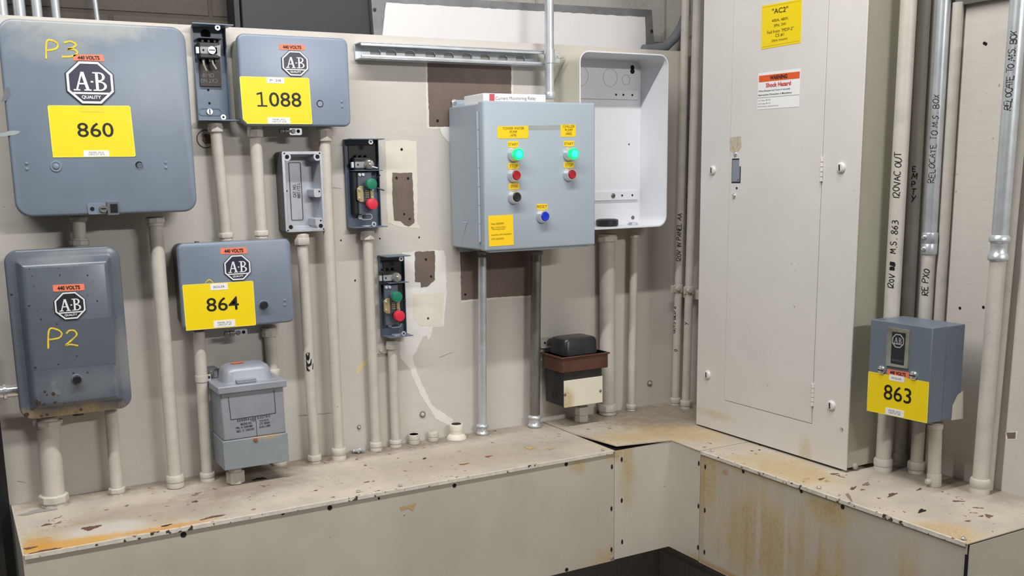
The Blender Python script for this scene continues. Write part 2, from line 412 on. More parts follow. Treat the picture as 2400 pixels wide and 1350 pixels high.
STROKES = {
    'A': [[(0, 0), (.35, 1), (.7, 0)], [(.15, .4), (.55, .4)]], 'B': [[(0, 0), (0, 1), (.5, .95), (.5, .6), (.05, .52), (.6, .42), (.55, .05), (0, 0)]],
    'C': [[(.65, .85), (.35, 1), (.05, .7), (.05, .3), (.35, 0), (.65, .12)]], 'D': [[(0, 0), (0, 1), (.5, .85), (.65, .45), (.45, .1), (0, 0)]],
    'E': [[(.6, 1), (0, 1), (0, 0), (.6, 0)], [(0, .52), (.45, .52)]], 'G': [[(.65, .85), (.35, 1), (.05, .7), (.05, .3), (.35, 0), (.65, .15), (.65, .45), (.4, .45)]],
    'I': [[(.3, 1), (.3, 0)]], 'K': [[(0, 0), (0, 1)], [(.6, 1), (0, .45), (.65, 0)]], 'L': [[(0, 1), (0, 0), (.55, 0)]],
    'M': [[(0, 0), (.1, 1), (.38, .3), (.65, 1), (.75, 0)]], 'N': [[(0, 0), (0, 1), (.6, 0), (.6, 1)]],
    'O': [[(.35, 1), (.05, .7), (.05, .25), (.35, 0), (.62, .25), (.62, .7), (.35, 1)]], 'P': [[(0, 0), (.04, 1), (.4, 1.02), (.62, .82), (.5, .58), (.05, .48)]],
    'R': [[(0, 0), (.04, 1), (.5, .95), (.52, .6), (.05, .5), (.62, 0)]], 'S': [[(.6, .85), (.35, 1), (.08, .8), (.2, .55), (.55, .4), (.5, .1), (.25, 0), (.02, .15)]],
    'T': [[(0, 1), (.7, 1)], [(.35, 1), (.33, 0)]], 'U': [[(0, 1), (.03, .25), (.3, 0), (.58, .25), (.6, 1)]], 'V': [[(0, 1), (.33, 0), (.65, 1)]],
    'X': [[(0, 1), (.6, 0)], [(.6, 1), (0, 0)]], 'Y': [[(0, 1), (.33, .5)], [(.65, 1), (.2, 0)]],
    '0': [[(.35, 1), (.08, .7), (.08, .25), (.35, 0), (.6, .25), (.6, .7), (.35, 1)]], '1': [[(.3, 1), (.3, 0)]],
    '2': [[(.05, .78), (.2, .98), (.45, .98), (.58, .72), (.35, .4), (.02, .03), (.25, .08), (.65, .0)]],
    '3': [[(.08, .92), (.35, 1), (.58, .8), (.45, .6), (.22, .5), (.5, .48), (.64, .25), (.4, .03), (.0, .0)]],
    '6': [[(.5, 1), (.15, .6), (.05, .25), (.3, 0), (.58, .2), (.45, .5), (.1, .35)]],
    '8': [[(.33, .5), (.1, .75), (.33, 1), (.55, .75), (.33, .5), (.05, .22), (.33, 0), (.6, .22), (.33, .5)]],
    '.': [[(.2, .0), (.25, .12)]], '#': [[(0, .2), (.7, .35)], [(0, .55), (.7, .6)], [(.05, .9), (.65, .85)], [(.1, 0), (.15, 1)], [(.4, 0), (.45, 1)], [(.65, .1), (.6, .9)]],
}


def smooth_line(p, n=4):
    if len(p) < 3: 
        return [tuple(p[0][i] + (p[1][i] - p[0][i]) * k / 4 for i in (0, 1)) for k in range(5)]
    o = []
    for i in range(len(p) - 1):
        a = p[max(i - 1, 0)]; b = p[i]; c = p[i + 1]; d = p[min(i + 2, len(p) - 1)]
        sharp = len(p) < 5
        for k in range(n):
            t = k / n
            if sharp: o.append((b[0] + (c[0] - b[0]) * t, b[1] + (c[1] - b[1]) * t))
            else: o.append(tuple(.5 * (2 * b[j] + (c[j] - a[j]) * t + (2 * a[j] - 5 * b[j] + 4 * c[j] - d[j]) * t * t + (3 * b[j] - a[j] - 3 * c[j] + d[j]) * t ** 3) for j in (0, 1)))
    return o + [p[-1]]


def write(mb, fn, string, h, thick, mt, space=.95, jit=.05):
    """hand lettering; fn maps (x, y) in metres to a world point"""
    x = 0
    for ch in string:
        if ch == ' ': x += .5 * h; continue
        dy = random.uniform(-jit, jit) * h * 1.6; sc = random.uniform(.85, 1.08); sl = random.uniform(-.08, .26)
        for st in STROKES[ch]:
            L = smooth_line([(x + (a + sl * (b - .5)) * h * sc, dy + b * h * sc) for a, b in st]); P = []; n = len(L)
            for i, (a, b) in enumerate(L):
                c = L[min(i + 1, n - 1)]; d = L[max(i - 1, 0)]; tx, ty = c[0] - d[0], c[1] - d[1]; q = math.hypot(tx, ty) or 1
                nx, ny = -ty / q * thick / 2, tx / q * thick / 2
                P += [fn(a + nx, b + ny), fn(a - nx, b - ny)]
            mb.add(P, [(2 * i, 2 * i + 1, 2 * i + 3, 2 * i + 2) for i in range(n - 1)], mt)
        x += (space if ch not in '.1I' else space * .55) * h
    return x


# ---------------------------------------------------------------- conduits
def conduit(label, F, a, b, w, dia, m=PAINT, fits=(), ext=0, wb=None, group='surface conduits on the two boards', name='conduit'):
    """pipe between photo pixels a (top) and b (bottom) at distance w from the wall; fits = (kind, y0, y1, diameter, material)"""
    pa = PX(F, a[0], a[1], w); pb = PX(F, b[0], b[1], w if wb is None else wb)
    A = F(pa[0], pa[1], w); B = F(pb[0], pb[1], w if wb is None else wb)
    if B.z < ZL + .02: B = A + (B - A) * ((A.z - ZL - .0005) / (A.z - B.z))
    if ext: A = A + (A - B).normalized() * ext
    r = dia / 2; t = thing(name, label, 'conduit', B, group)
    MB().tube([A, A.lerp(B, .5), B], r, m, 20).build('tube', t)
    ln = (B - A).length; ax = (B - A).normalized()
    py = lambda y: A + ax * ((PXz(F, a, b, w, y, A, B)) * ln)
    for k, y0, y1, d, mt in fits:
        p0, p1 = py(y0), py(y1); h = (p1 - p0).length; q = d / 2
        mb = MB()
        if k == 'hex':
            mb.lathe(p0, p1, [(0, q * .92), (h * .1, q), (h * .62, q), (h * .68, q * .94)], mt, 8)
            mb.lathe(p0 + ax * h * .66, p1, [(0, q * .84), (h * .34, q * .88)], mt, 20)
        elif k == 'hexu':
            mb.lathe(p0, p1, [(0, q * .9), (h * .3, q * .9)], mt, 20)
            mb.lathe(p0 + ax * h * .28, p1, [(0, q * .95), (h * .08, q), (h * .66, q), (h * .72, q * .94)], mt, 8)
        elif k == 'ring':
            mb.lathe(p0, p1, [(0, q * .9), (h * .12, q), (h * .5, q), (h * .56, q * .93), (h * .62, q * .93), (h * .68, q * .97), (h, q * .97)], mt, 20)
        elif k == 'comp':
            mb.lathe(p0, p1, [(0, q * .72), (h * .06, q * .9), (h * .14, q), (h * .24, q), (h * .32, q * .82), (h * .36, q * .78), (h * .66, q * .78), (h * .72, q * .86), (h * .8, q * .98), (h * .92, q * .98), (h, q * .8)], mt, 20)
        elif k == 'sleeve':
            mb.lathe(p0, p1, [(0, q * .96), (h * .05, q), (h * .48, q), (h * .5, q * .96), (h * .52, q), (h * .95, q), (h, q * .96)], mt, 20)
        mb.build('coupling' if k in ('comp', 'sleeve') else 'connector', t, .0008)
    t['_dir'] = 0; del t['_dir']
    return t, A, B, py, r


def PXz(F, a, b, w, y, A, B):
    x = a[0] + (b[0] - a[0]) * (y - a[1]) / (b[1] - a[1])
    z = PX(F, x, y, w)[1]
    return (A.z - z) / (A.z - B.z)


def pipe_writing(t, A, B, py, r, y_start, string, h, thick, turn=0.0, up=True, mt=BLK, name='handwriting', space=.80):
    """marker lettering wrapped on the pipe, starting at photo row y_start and reading upward"""
    ax = (A - B).normalized(); P0 = py(y_start)
    n = CAM - P0; n = (n - ax * n.dot(ax)).normalized(); n = Matrix.Rotation(turn, 3, ax) @ n
    lt = ax.cross(n)                                     # toward the viewer's right
    mb = MB()
    if up:
        def fn(x, y):
            th = (y - h / 2) / r
            return P0 + ax * x + (n * math.cos(th) - lt * math.sin(th)) * (r + .0004)
        write(mb, fn, string, h, thick, mt, space)
    else:
        for i, ch in enumerate(string):
            def fn(x, y, i=i):
                th = (x - h * .35) / r
                return P0 - ax * (i * h * 1.32 + h - y) + (n * math.cos(th) + lt * math.sin(th)) * (r + .0004)
            write(mb, fn, ch, h, thick, mt)
    mb.build(name, t, label='hand lettered in black marker')


# ---------------------------------------------------------------- the room
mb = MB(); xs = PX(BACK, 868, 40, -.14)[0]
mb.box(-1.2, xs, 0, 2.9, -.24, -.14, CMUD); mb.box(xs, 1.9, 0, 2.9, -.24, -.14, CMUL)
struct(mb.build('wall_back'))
struct(MB(RIGHT).box(-.14, 3.6, 0, 2.9, WR - .12, WR - .018, CMUL).build('wall_right'))
mb = MB(); mb.add([(-1.2, -4.6, 0), (1.9, -4.6, 0), (1.9, .24, 0), (-1.2, .24, 0), (-1.2, -4.6, -.08), (1.9, -4.6, -.08), (1.9, .24, -.08), (-1.2, .24, -.08)],
                  [(0, 1, 2, 3), (7, 6, 5, 4), (0, 4, 5, 1), (1, 5, 6, 2), (2, 6, 7, 3), (3, 7, 4, 0)], CONC)
struct(mb.build('floor'))


# mounting boards -----------------------------------------------------------
def ragged(pts, amp, step=.006):
    o = []
    for i in range(len(pts)):
        a, b = pts[i], pts[(i + 1) % len(pts)]; L = math.hypot(b[0] - a[0], b[1] - a[1]); n = max(1, int(L / step))
        for k in range(n):
            t = k / n; j = amp if k else amp * .4
            o.append((a[0] + (b[0] - a[0]) * t + random.uniform(-j, j), a[1] + (b[1] - a[1]) * t + random.uniform(-j, j)))
    return o


def fill(mb, pts, w, mt):
    bm = bmesh.new(); vs = [bm.verts.new((a, b, 0)) for a, b in pts]
    bmesh.ops.triangle_fill(bm, use_beauty=True, edges=[bm.edges.new((vs[i], vs[(i + 1) % len(vs)])) for i in range(len(vs))])
    bm.verts.index_update(); P = [(v.co.x, v.co.y) for v in bm.verts]; fs = [tuple(v.index for v in f.verts) for f in bm.faces]; bm.free()
    mb.add([mb.F(a, b, w) for a, b in P], fs, mt)


def patch(mb, px, w, mt, amp, F=BACK): fill(mb, ragged([PX(F, x, y, 0 if F is BACK else WR) for x, y in px], amp), w, mt)


mb = MB()
mb.box(.058, 1.744, .55, 1.809, -.019, 0, BOARD)
patch(mb, [(903, 330), (940, 328), (976, 330), (978, 430), (978, 520), (986, 536), (940, 532), (908, 522)], .0003, PATCHC, .0012)
patch(mb, [(919, 405), (966, 405), (969, 470), (971, 522), (958, 531), (948, 528), (938, 518), (924, 517), (920, 475)], .0006, BARE, .0008)
patch(mb, [(942, 592), (1016, 586), (1040, 588), (1045, 610), (1047, 690), (1040, 764), (1014, 766), (1010, 788), (1003, 797), (1000, 786), (990, 790), (976, 824), (968, 832), (970, 850), (986, 893),
           (1003, 925), (1012, 950), (1062, 984), (1056, 999), (1022, 982), (990, 932), (966, 884), (963, 866), (938, 840), (938, 790), (948, 770)], .0003, PATCHW, .0014)
patch(mb, [(968, 690), (1040, 686), (1036, 762), (985, 764), (968, 745)], .0006, PATCHC, .0016)
patch(mb, [(972, 590), (1019, 588), (1019, 655), (1001, 672), (986, 674), (985, 661), (972, 660)], .0009, BARE, .0008)
patch(mb, [(996, 142), (1203, 148), (1203, 302), (1000, 302)], .0003, PATCHC, .0012)
patch(mb, [(1001, 146), (1198, 152), (1198, 296), (1006, 297)], .0006, BARE, .0008)
patch(mb, [(1030, 298), (1060, 297), (1060, 340), (1044, 326), (1034, 312)], .0008, PATCHW, .0012)
patch(mb, [(1075, 588), (1254, 588), (1252, 697), (1170, 700), (1120, 706), (1082, 710)], .0003, PATCHC, .0014)
patch(mb, [(1078, 588), (1251, 588), (1248, 692), (1150, 698), (1081, 704)], .0006, BARE, .0007)
patch(mb, [(862, 836), (868, 843), (850, 862), (836, 878), (832, 870), (845, 852)], .0003, mat('pale_straw_patch', (220, 205, 160), .6), .0008)
for x, y, r in ((1025, 283, .0035), (1090, 690, .003), (1010, 648, .003), (998, 608, .003), (1003, 746, .0025), (941, 350, .003), (929, 417, .003), (956, 418, .003), (947, 502, .0025), (960, 513, .0025),
                (799, 563, .0018), (890, 559, .0018), (832, 657, .002), (982, 556, .002)):
    mb.disc(*PX(BACK, x, y, 0), .0009, .0012, r, HOLE, 10)
# scuffs and cracks in the paint
for x0, y0, x1, y1 in ((1030, 838, 1060, 826), (40, 1128, 60, 1132), (680, 434, 800, 442), (700, 975, 780, 968), (520, 1110, 430, 1128)):
    a = PX(BACK, x0, y0, 0); b = PX(BACK, x1, y1, 0)
    fill(mb, ragged([a, (b[0], b[1]), (b[0], b[1] + .0012), (a[0], a[1] + .0012)], .0003), .0004, mat('paint_crack', (160, 150, 138), .7))
B = tag(mb.build('mounting_board'), 'large beige painted board behind the grey starter boxes, with bare brown and white patches', 'board')
mb = MB(RIGHT)
mb.box(.02, 2.2, .55, 2.6, WR - .018, WR, BOARD)
q = quad(RIGHT, WR, (2354, 1013), (2386, 1010), (2384, 1030), (2358, 1031)); fill(mb, ragged([q(0, 0), q(1, 0), q(1, 1), q(0, 1)], .001), WR + .0003, PATCHW)
q = quad(RIGHT, WR, (2359, 1014), (2381, 1013), (2380, 1028), (2362, 1028)); fill(mb, [q(0, 0), q(1, 0), q(1, 1), q(0, 1)], WR + .0006, BARE)
for x, y in ((2307, 101), (2311, 103), (2250, 722), (2305, 720)): mb.disc(*PX(RIGHT, x, y, WR), WR + .0003, WR + .0006, .003, HOLE, 10)
tag(mb.build('mounting_board'), 'beige painted board on the right wall behind the marker-lettered conduits', 'board')

# things behind the left board ------------------------------------------------
for i, (xa, xb, d, lab) in enumerate(((2, 4, .021, 'galvanised conduit behind the board at the extreme top left edge'), (43, 46, .022, 'galvanised conduit behind the board, beside the leftmost one'),
                                      (84, 89, .019, 'galvanised conduit behind the board, above the yellow P'), (128, 136, .016, 'thin galvanised conduit behind the board, just right of the thicker ones'))):
    t, *_ = conduit(lab, BACK, (xa, 0), (xa + 6.5, 60), -.09, d, GALV, ext=.8)
t = thing('threaded_rod', 'thin steel rod behind the board, alone on the dark block wall', 'rod', BACK(PX(BACK, 229, 60, -.1)[0], 1.75, -.1))
a = BACK(*PX(BACK, 222, 0, -.1), -.1); b = BACK(*PX(BACK, 230, 60, -.1), -.1); MB().tube([a + (a - b) * 12, a, b], .005, GALV, 10).build('rod', t)
# charcoal cabinet
t = thing('wall_cabinet', 'charcoal cabinet standing behind the board above the box numbered 1088', 'cabinet', BACK(.75, 1.74, -.09))
u0 = PX(BACK, 551, 40, -.075)[0]; um = PX(BACK, 566, 40, -.075)[0]; u1 = PX(BACK, 869, 40, -.075)[0]
MB().box(u0, um - .001, 1.70, 2.5, -.138, -.08, CHAR).build('side_stile', t, .001)
MB().box(um + .001, u1, 1.70, 2.5, -.138, -.075, CHAR).build('door', t, .002)
# white washed panel with zinc rim
t = thing('backing_panel', 'whitewashed metal panel with dirty zinc rim standing behind the board', 'panel', BACK(1.3, 1.74, -.06))
q = quad(BACK, -.06, (869, -14), (1528, 23), (1538, 180), (880, 130))
MB().prism([q(0, 0), q(1, 0), q(1, 1), q(0, 1)], -.075, -.06, ZINCE).build('zinc_rim', t)
q2 = quad(BACK, -.0597, (905, 6), (1512, 40), (1516, 180), (890, 130))
mb = MB(); fill(mb, ragged([q2(0, 0), q2(1, 0), q2(1, 1), q2(0, 1)], .0008, .01), -.0595, ZINCW)
for x, y in ((878, 23), (1527, 73)): mb.disc(*PX(BACK, x, y, -.06), -.0597, -.0585, .004, DARK, 10)
mb.build('white_coat', t)
# flexible conduit
P = [BACK(*PX(BACK, x, y, -.03), -.03) for x, y in ((1508, 116), (1535, 116), (1560, 109), (1580, 90), (1598, 62), (1612, 20), (1616, -20))]
tag(MB().tube(P, .0125, FLEX, 14).build('flexible_conduit'), 'grey flexible conduit curving down behind the board beside the corner', 'conduit')
# black strip standing in for the shaded gap at the board's left edge
t = MB().box(.040, .056, .02, 1.2, -.02, .02, DARK).build('dark_gap_strip'); tag(t, 'narrow black strip in place of the dark gap along the left edge of the board', 'strip')
t = MB().box(-.35, .025, .02, .83, -.03, -.01, mat('grey_cabinet_side', (96, 100, 104), .5)).build('equipment_cabinet', bevel=.003); tag(t, 'dark grey cabinet edge low at the far left beyond the black strip', 'cabinet')


# wireway ---------------------------------------------------------------------
def screw(t, F, px, py, w, r, mt=CHROME, name='screw', h=.002, slot=False):
    u, v = PX(F, px, py, w); mb = MB(F)
    mb.loft([[F(a, b, w + ww) for a, b in circ(u, v, rr_, 14)] for ww, rr_ in ((0, r), (h * .5, r), (h, r * .6))], mt)
    if slot: mb.box(u - r * .75, u + r * .75, v - r * .14, v + r * .14, w + h * .6, w + h * 1.04, HOLE)
    return mb.build(name, t)


def topscrew(t, px, py, z=ZL + .0015, r=.0045):
    d = ray(px, py); k = (z - CAM.z) / d.z; P = CAM + d * k
    return MB().lathe(P, P + Vector((0, 0, 1)), [(0, r), (.002, r), (.0035, r * .6)], CHROME, 10).build('screw', t)


def slots(mb, F, w, lst, rw=.0028, rh=.006):
    for x, y in lst: mb.prism(circ(*PX(F, x, y, w), rw, 12, rh), w, w + .0004, HOLE)


def lipx(mb, F, u0, u1, w, mt=LIP): mb.box(u0, u1, ZL - .0065, ZL + .0010, w - .002, w + .0014, mt)


ZB = .6195; WF = .315; XC = 1.287; XF = 1.447; YC = .4235; YE = 1.098
t = thing('wireway', 'long beige sheet metal wireway under the left board, rust stained at its left end', 'wireway', BACK(.68, ZB, .16))
mb = MB(); mb.box(.0633, XC - .001, ZB, ZL - .002, WF - .002, WF, TROUGHF)
slots(mb, BACK, WF, ((1434, 1094), (1433, 1192), (1433, 1288)))
for x, y, r in ((430, 1253, .0055), (773, 1190, .005), (663, 1203, .0035), (1065, 1138, .0045), (1327, 1088, .0045), (1328, 1335, .0045), (888, 1168, .0025)): mb.disc(*PX(BACK, x, y, WF), WF, WF + .0005, r, HOLE, 12)
fill(mb, [PX(BACK, x, y, WF) for x, y in ((936, 1188), (952, 1186), (975, 1179), (967, 1198), (957, 1191), (940, 1197))], WF + .0004, TAN)
mb.build('front_cover', t)
mb = MB(); mb.box(.0633, XC - .001, ZL - .002, ZL, 0.0005, WF + .002, TROUGHT); lipx(mb, BACK, .0633, XC - .003, WF + .002)
def flake(mb, px, py, ln, wd, mt, ang=0.3):
    d = ray(px, py); P = CAM + d * ((ZL - CAM.z) / d.z); pts = []
    for i in range(24):
        a = 2 * math.pi * i / 24; s = random.uniform(.62, 1.0) * (1 + .25 * math.sin(3 * a + px)); x = math.cos(a) * ln * s; y = math.sin(a) * wd * s
        pts.append(P + Vector((x * math.cos(ang) - y * math.sin(ang), x * math.sin(ang) + y * math.cos(ang), .0006)))
    mb.add(pts, [tuple(range(24))], mt)
for x, y, l, w_, m_, a in ((215, 1237, .022, .012, CHIP, .2), (110, 1230, .01, .006, CHIP, 0), (457, 1176, .008, .006, CHIP, 0), (390, 1232, .012, .004, HOLE, .2), (1088, 1088, .014, .005, RUSTF, 0), (995, 1075, .007, .004, HOLE, .6),
                            (1145, 1070, .012, .006, RUSTF, .2), (85, 1200, .035, .014, mat('bare_lead_patch', (150, 146, 144), .6), .1), (607, 1123, .018, .010, HOLE, 0), (500, 1212, .03, .006, CHIP, .1), (70, 1285, .012, .006, CHIP, 0), (1160, 1010, .006, .003, CHIP, 0),
                            (1240, 1050, .012, .014, mat('yellowed_stain', (186, 160, 112), .6), .3), (110, 1290, .03, .005, CHIP, .0), (1290, 1052, .012, .006, mat('yellowed_stain', (186, 160, 112), .6), 0), (860, 1130, .008, .003, CHIP, .2), (740, 1150, .006, .003, CHIP, .2)): flake(mb, x, y, l, w_, m_, a)
mb.build('top_cover', t)
MB().box(.0605, .0633, ZB, ZL, 0.0005, WF, TROUGHF).build('end_cap', t)
MB().box(.0633, XC, ZB - .002, ZB, 0.0005, WF, TROUGHF).build('bottom_panel', t)
for x, y in ((1413, 1055), (938, 1138), (840, 1152)): topscrew(t, x, y)
screw(t, BACK, 1434, 1308, WF, .005)

t = thing('wireway_elbow', 'inside corner fitting of the beige wireway, its lifted top leaving a dark gap', 'wireway', (1.45, -.2, ZB))
mb = MB(); mb.box(XC, XF, ZB, ZL - .002, WF - .002, WF, TROUGHC); slots(mb, BACK, WF, ((1457, 1077), (1457, 1173), (1458, 1270)))
mb.F = RIGHT; mb.box(WF, YC - .001, ZB, ZL - .002, -XF - .002, -XF, TROUGHC); slots(mb, RIGHT, -XF, ((1638, 1086), (1637, 1186), (1636, 1283)))
mb.build('front_cover', t)
mb = MB(); L = [(XC + .002, -.0005, 0), (XC + .002, -.14, .0), (XC + .004, -WF - .002, .010), (XF, -WF - .002, .0005), (XF - .002, -YC + .001, .0), (1.744, -YC + .001, .0), (1.744, -.0005, 0)]
n = len(L); pts = [Vector((x, y, ZL - .0015 + z)) for x, y, z in L] + [Vector((x, y, ZL + .0005 + z)) for x, y, z in L]
mb.add(pts, [(n, n + 1, n + 2, n + 3), (n, n + 3, n + 4, n + 5, n + 6), (3, 2, 1, 0), (6, 5, 4, 3, 0)] + [(i, (i + 1) % n, n + (i + 1) % n, n + i) for i in range(n)], TROUGHT)
mb.build('top_cover', t)
MB().box(XC + .001, XF, ZL - .004, ZL - .001, 0.002, WF - .004, HOLE).build('gap_dark_sheet', t)  # dark sheet added so the gap under the lifted top looks shaded
topscrew(t, 1669, 1057, ZL + .001)

t = thing('wireway', 'beige sheet metal wireway under the tall panelboard, streaked with yellow rust', 'wireway', (1.6, -.76, ZB))
mb = MB(RIGHT); mb.box(YC + .001, YE - .004, ZB, ZL - .002, -XF - .002, -XF, TROUGHR)
slots(mb, RIGHT, -XF, ((1653, 1094), (1652, 1196), (1651, 1294)))
for x, y, r in ((1742, 1105, .004), (1878, 1151, .004), (1975, 1188, .0045)): mb.disc(*PX(RIGHT, x, y, -XF), -XF, -XF + .0005, r, HOLE, 12)
mb.build('front_cover', t)
mb = MB(RIGHT); mb.box(YC + .001, YE - .002, ZL - .002, ZL, WR + .0005, -XF + .002, TROUGHT); lipx(mb, RIGHT, YC + .003, YE - .006, -XF + .002)
for x, y, l, w_, m_, a in ((2090, 1160, .02, .006, CHIP, .3), (2000, 1145, .016, .004, CHIP, .4), (2160, 1198, .016, .006, HOLE, .3), (2245, 1175, .013, .004, CHIP, -.6), (1925, 1123, .012, .004, CHIP, .2), (1955, 1111, .012, .005, CHIP, -.3), (2030, 1135, .014, .006, mat('worn_brown', (136, 112, 98), .6), .4), (2155, 1147, .012, .003, CHIP, .3),
                            (1762, 1057, .004, .003, HOLE, 0), (1780, 1055, .004, .003, HOLE, 0), (2300, 1210, .006, .003, CHIP, 0), (1990, 1165, .03, .004, mat('worn_brown', (136, 112, 98), .6), .9)): flake(mb, x, y, l, w_, m_, a)
mb.build('top_cover', t)
mb = MB(); mb.box(XF + .004, 1.744, ZB, ZL - .004, YE - .003, YE - .001, TROUGHF); mb.box(XF - .001, XF + .004, ZB, ZL - .02, YE - .006, YE - .003, HOLE); mb.build('end_cap', t)
MB(RIGHT).box(YC, YE - .004, ZB - .002, ZB, WR + .0005, -XF, TROUGHF).build('bottom_panel', t)
for x, y in ((1919, 1143), (2258, 1263)): topscrew(t, x, y)


# ---------------------------------------------------------------- emblem, placards
def octa(q, s):      # octagon in a -1..1 square, flat top
    k = .4142
    return [q(a * s, b * s) for a, b in ((1, k), (k, 1), (-k, 1), (-1, k), (-1, -k), (-k, -1), (k, -1), (1, -k))]


def ab_letters(mb, f, w, mt):
    n = [0]
    def P(pts):
        n[0] += 1; mb.sheet([f(x, y) for x, y in pts], w + .00004 * n[0], mt)
    # A, slab serifs
    P([(-.60, -.32), (-.52, -.32), (-.30, .46), (-.37, .46)]); P([(-.38, .48), (-.24, .48), (-.05, -.32), (-.18, -.32)])
    P([(-.50, -.09), (-.20, -.09), (-.20, -.02), (-.50, -.02)]); P([(-.70, -.37), (-.43, -.37), (-.43, -.31), (-.70, -.31)]); P([(-.27, -.37), (.03, -.37), (.03, -.31), (-.27, -.31)])
    P([(.02, .0), (.13, .0), (.13, .08), (.02, .08)])
    # B
    P([(.22, -.34), (.34, -.34), (.34, .46), (.22, .46)]); P([(.11, -.37), (.36, -.37), (.36, -.31), (.11, -.31)]); P([(.11, .42), (.36, .42), (.36, .48), (.11, .48)])
    for cy, ro, rx in ((.27, .21, .24), (-.15, .22, .30)):
        N = 10; o = []; i_ = []
        for k in range(N + 1):
            a = math.pi / 2 - math.pi * k / N
            o.append((.38 + rx * math.cos(a), cy + ro * math.sin(a))); i_.append((.38 + (rx - .115) * math.cos(a), cy + (ro - .06) * math.sin(a)))
        P(o + i_[::-1])
        P([(.3, cy + ro), (.39, cy + ro), (.39, cy + ro - .06), (.3, cy + ro - .06)]); P([(.3, cy - ro), (.39, cy - ro), (.39, cy - ro + .06), (.3, cy - ro + .06)])


def emblem(t, F, cx, cy, wpx, hpx, w, quality=True, thick=.0022, base=NAVY):
    a = PX(F, cx - wpx / 2, cy, w); b = PX(F, cx + wpx / 2, cy, w); c = PX(F, cx, cy - hpx / 2, w); d = PX(F, cx, cy + hpx / 2, w)
    u, v = PX(F, cx, cy, w); ru = (b[0] - a[0]) / 2; rv = (c[1] - d[1]) / 2
    f = lambda x, y: (u + x * ru, v + y * rv)
    mb = MB(F); mb.loft([[F(x, y, ww) for x, y in octa(f, s)] for ww, s in ((w, 1.0), (w + thick, 1.0))], base)
    e = mb.build('emblem', t, .0006, label='dark octagonal emblem')
    W2 = w + thick; mb = MB(F); mb.band(octa(f, .95), octa(f, .85), W2 - .0002, W2 + .0006, SILV)
    yb = -.44; xl = .86 - (abs(yb) - .352) * .86 * .0
    def xe(y, s=.86): return s if abs(y) < .4142 * s else s - (abs(y) - .4142 * s)
    mb.prism([f(-xe(yb), yb), f(xe(yb), yb), f(xe(yb - .085), yb - .085), f(-xe(yb - .085), yb - .085)], W2 - .0002, W2 + .0006, SILV)
    ab_letters(mb, f, W2 + .0006, SILV)
    if quality:
        q = lambda s, t_: f(-.40 + .80 * s, -.76 + .18 * t_)
        put_text(mb, q, W2 + .0006, 'QUALITY', 0, 1, 0, 1, SILV, .03)
    mb.build('emblem_lettering', e, label='silver rim and letters')


def volts(t, F, w, tl, tr, br, bl):
    q = quad(F, w, tl, tr, br, bl); mb = MB(F); qrect(mb, q, w, w + .0006, ORG, r=.08)
    e = mb.build('voltage_label', t, label='small orange label')
    mb = MB(F); put_text(mb, q, w + .0009, '440 VOLTS', .14, .86, .2, .8, BLK, .04); mb.build('lettering', e)


def placard(t, F, w, tl, tr, br, bl, num, rect, small=(), border=True, mt=YEL, cut=False):
    q = quad(F, w, tl, tr, br, bl); mb = MB(F)
    c = [(0.06, 0), (1, 0), (1, 1), (0, 1), (0, .09)] if cut else [(0, 0), (1, 0), (1, 1), (0, 1)]
    mb.prism([q(a, b) for a, b in c], w, w + .0006, mt)
    if border:
        for s0, s1, t0, t1 in ((.05 if cut else 0, 1, 0, .012), (0, 1, .988, 1), (0, .008, .1, 1), (.992, 1, 0, 1)): mb.sheet([q(s0, t0), q(s1, t0), q(s1, t1), q(s0, t1)], w + .0008, YELR)
    e = mb.build('number_placard', t, label='yellow placard with black number ' + num)
    mb = MB(F); 
    if num[0] == '1':
        s0, s1, t0, t1 = rect; W_ = s1 - s0; put_text(mb, q, w + .001, num[1:], s0 + W_ * .27, s1, t0, t1, BLK, .006)
        H_ = t1 - t0; x = s0 + W_ * .105
        for kk, P in enumerate(([(x - W_ * .02, t0), (x + W_ * .02, t0), (x + W_ * .02, t1), (x - W_ * .02, t1)], [(s0, t0), (s0 + W_ * .22, t0), (s0 + W_ * .22, t0 + H_ * .1), (s0, t0 + H_ * .1)], [(s0, t1 - H_ * .2), (s0, t1 - H_ * .09), (x, t1), (x, t1 - H_ * .12)])):
            mb.sheet([q(*p) for p in P], w + .001 + .00004 * kk, BLK)
    else: put_text(mb, q, w + .001, num, *rect, BLK, .006)
    mb.build('number', e)
    for (s0, s1, t0, t1, txt, rows) in small:
        mb = MB(F); qrect(mb, q, w + .0006, w + .0010, WHT, s0, s1, t0, t1, .012)
        if txt: put_text(mb, q, w + .0013, txt, s0 + (s1 - s0) * .18, s1 - (s1 - s0) * .18, t0 + (t1 - t0) * (.2 if rows > 1 else .32), t1 - (t1 - t0) * (.2 if rows > 1 else .32), GRYP, 0)
        mb.build('paper_label', e, label='small white paper label')


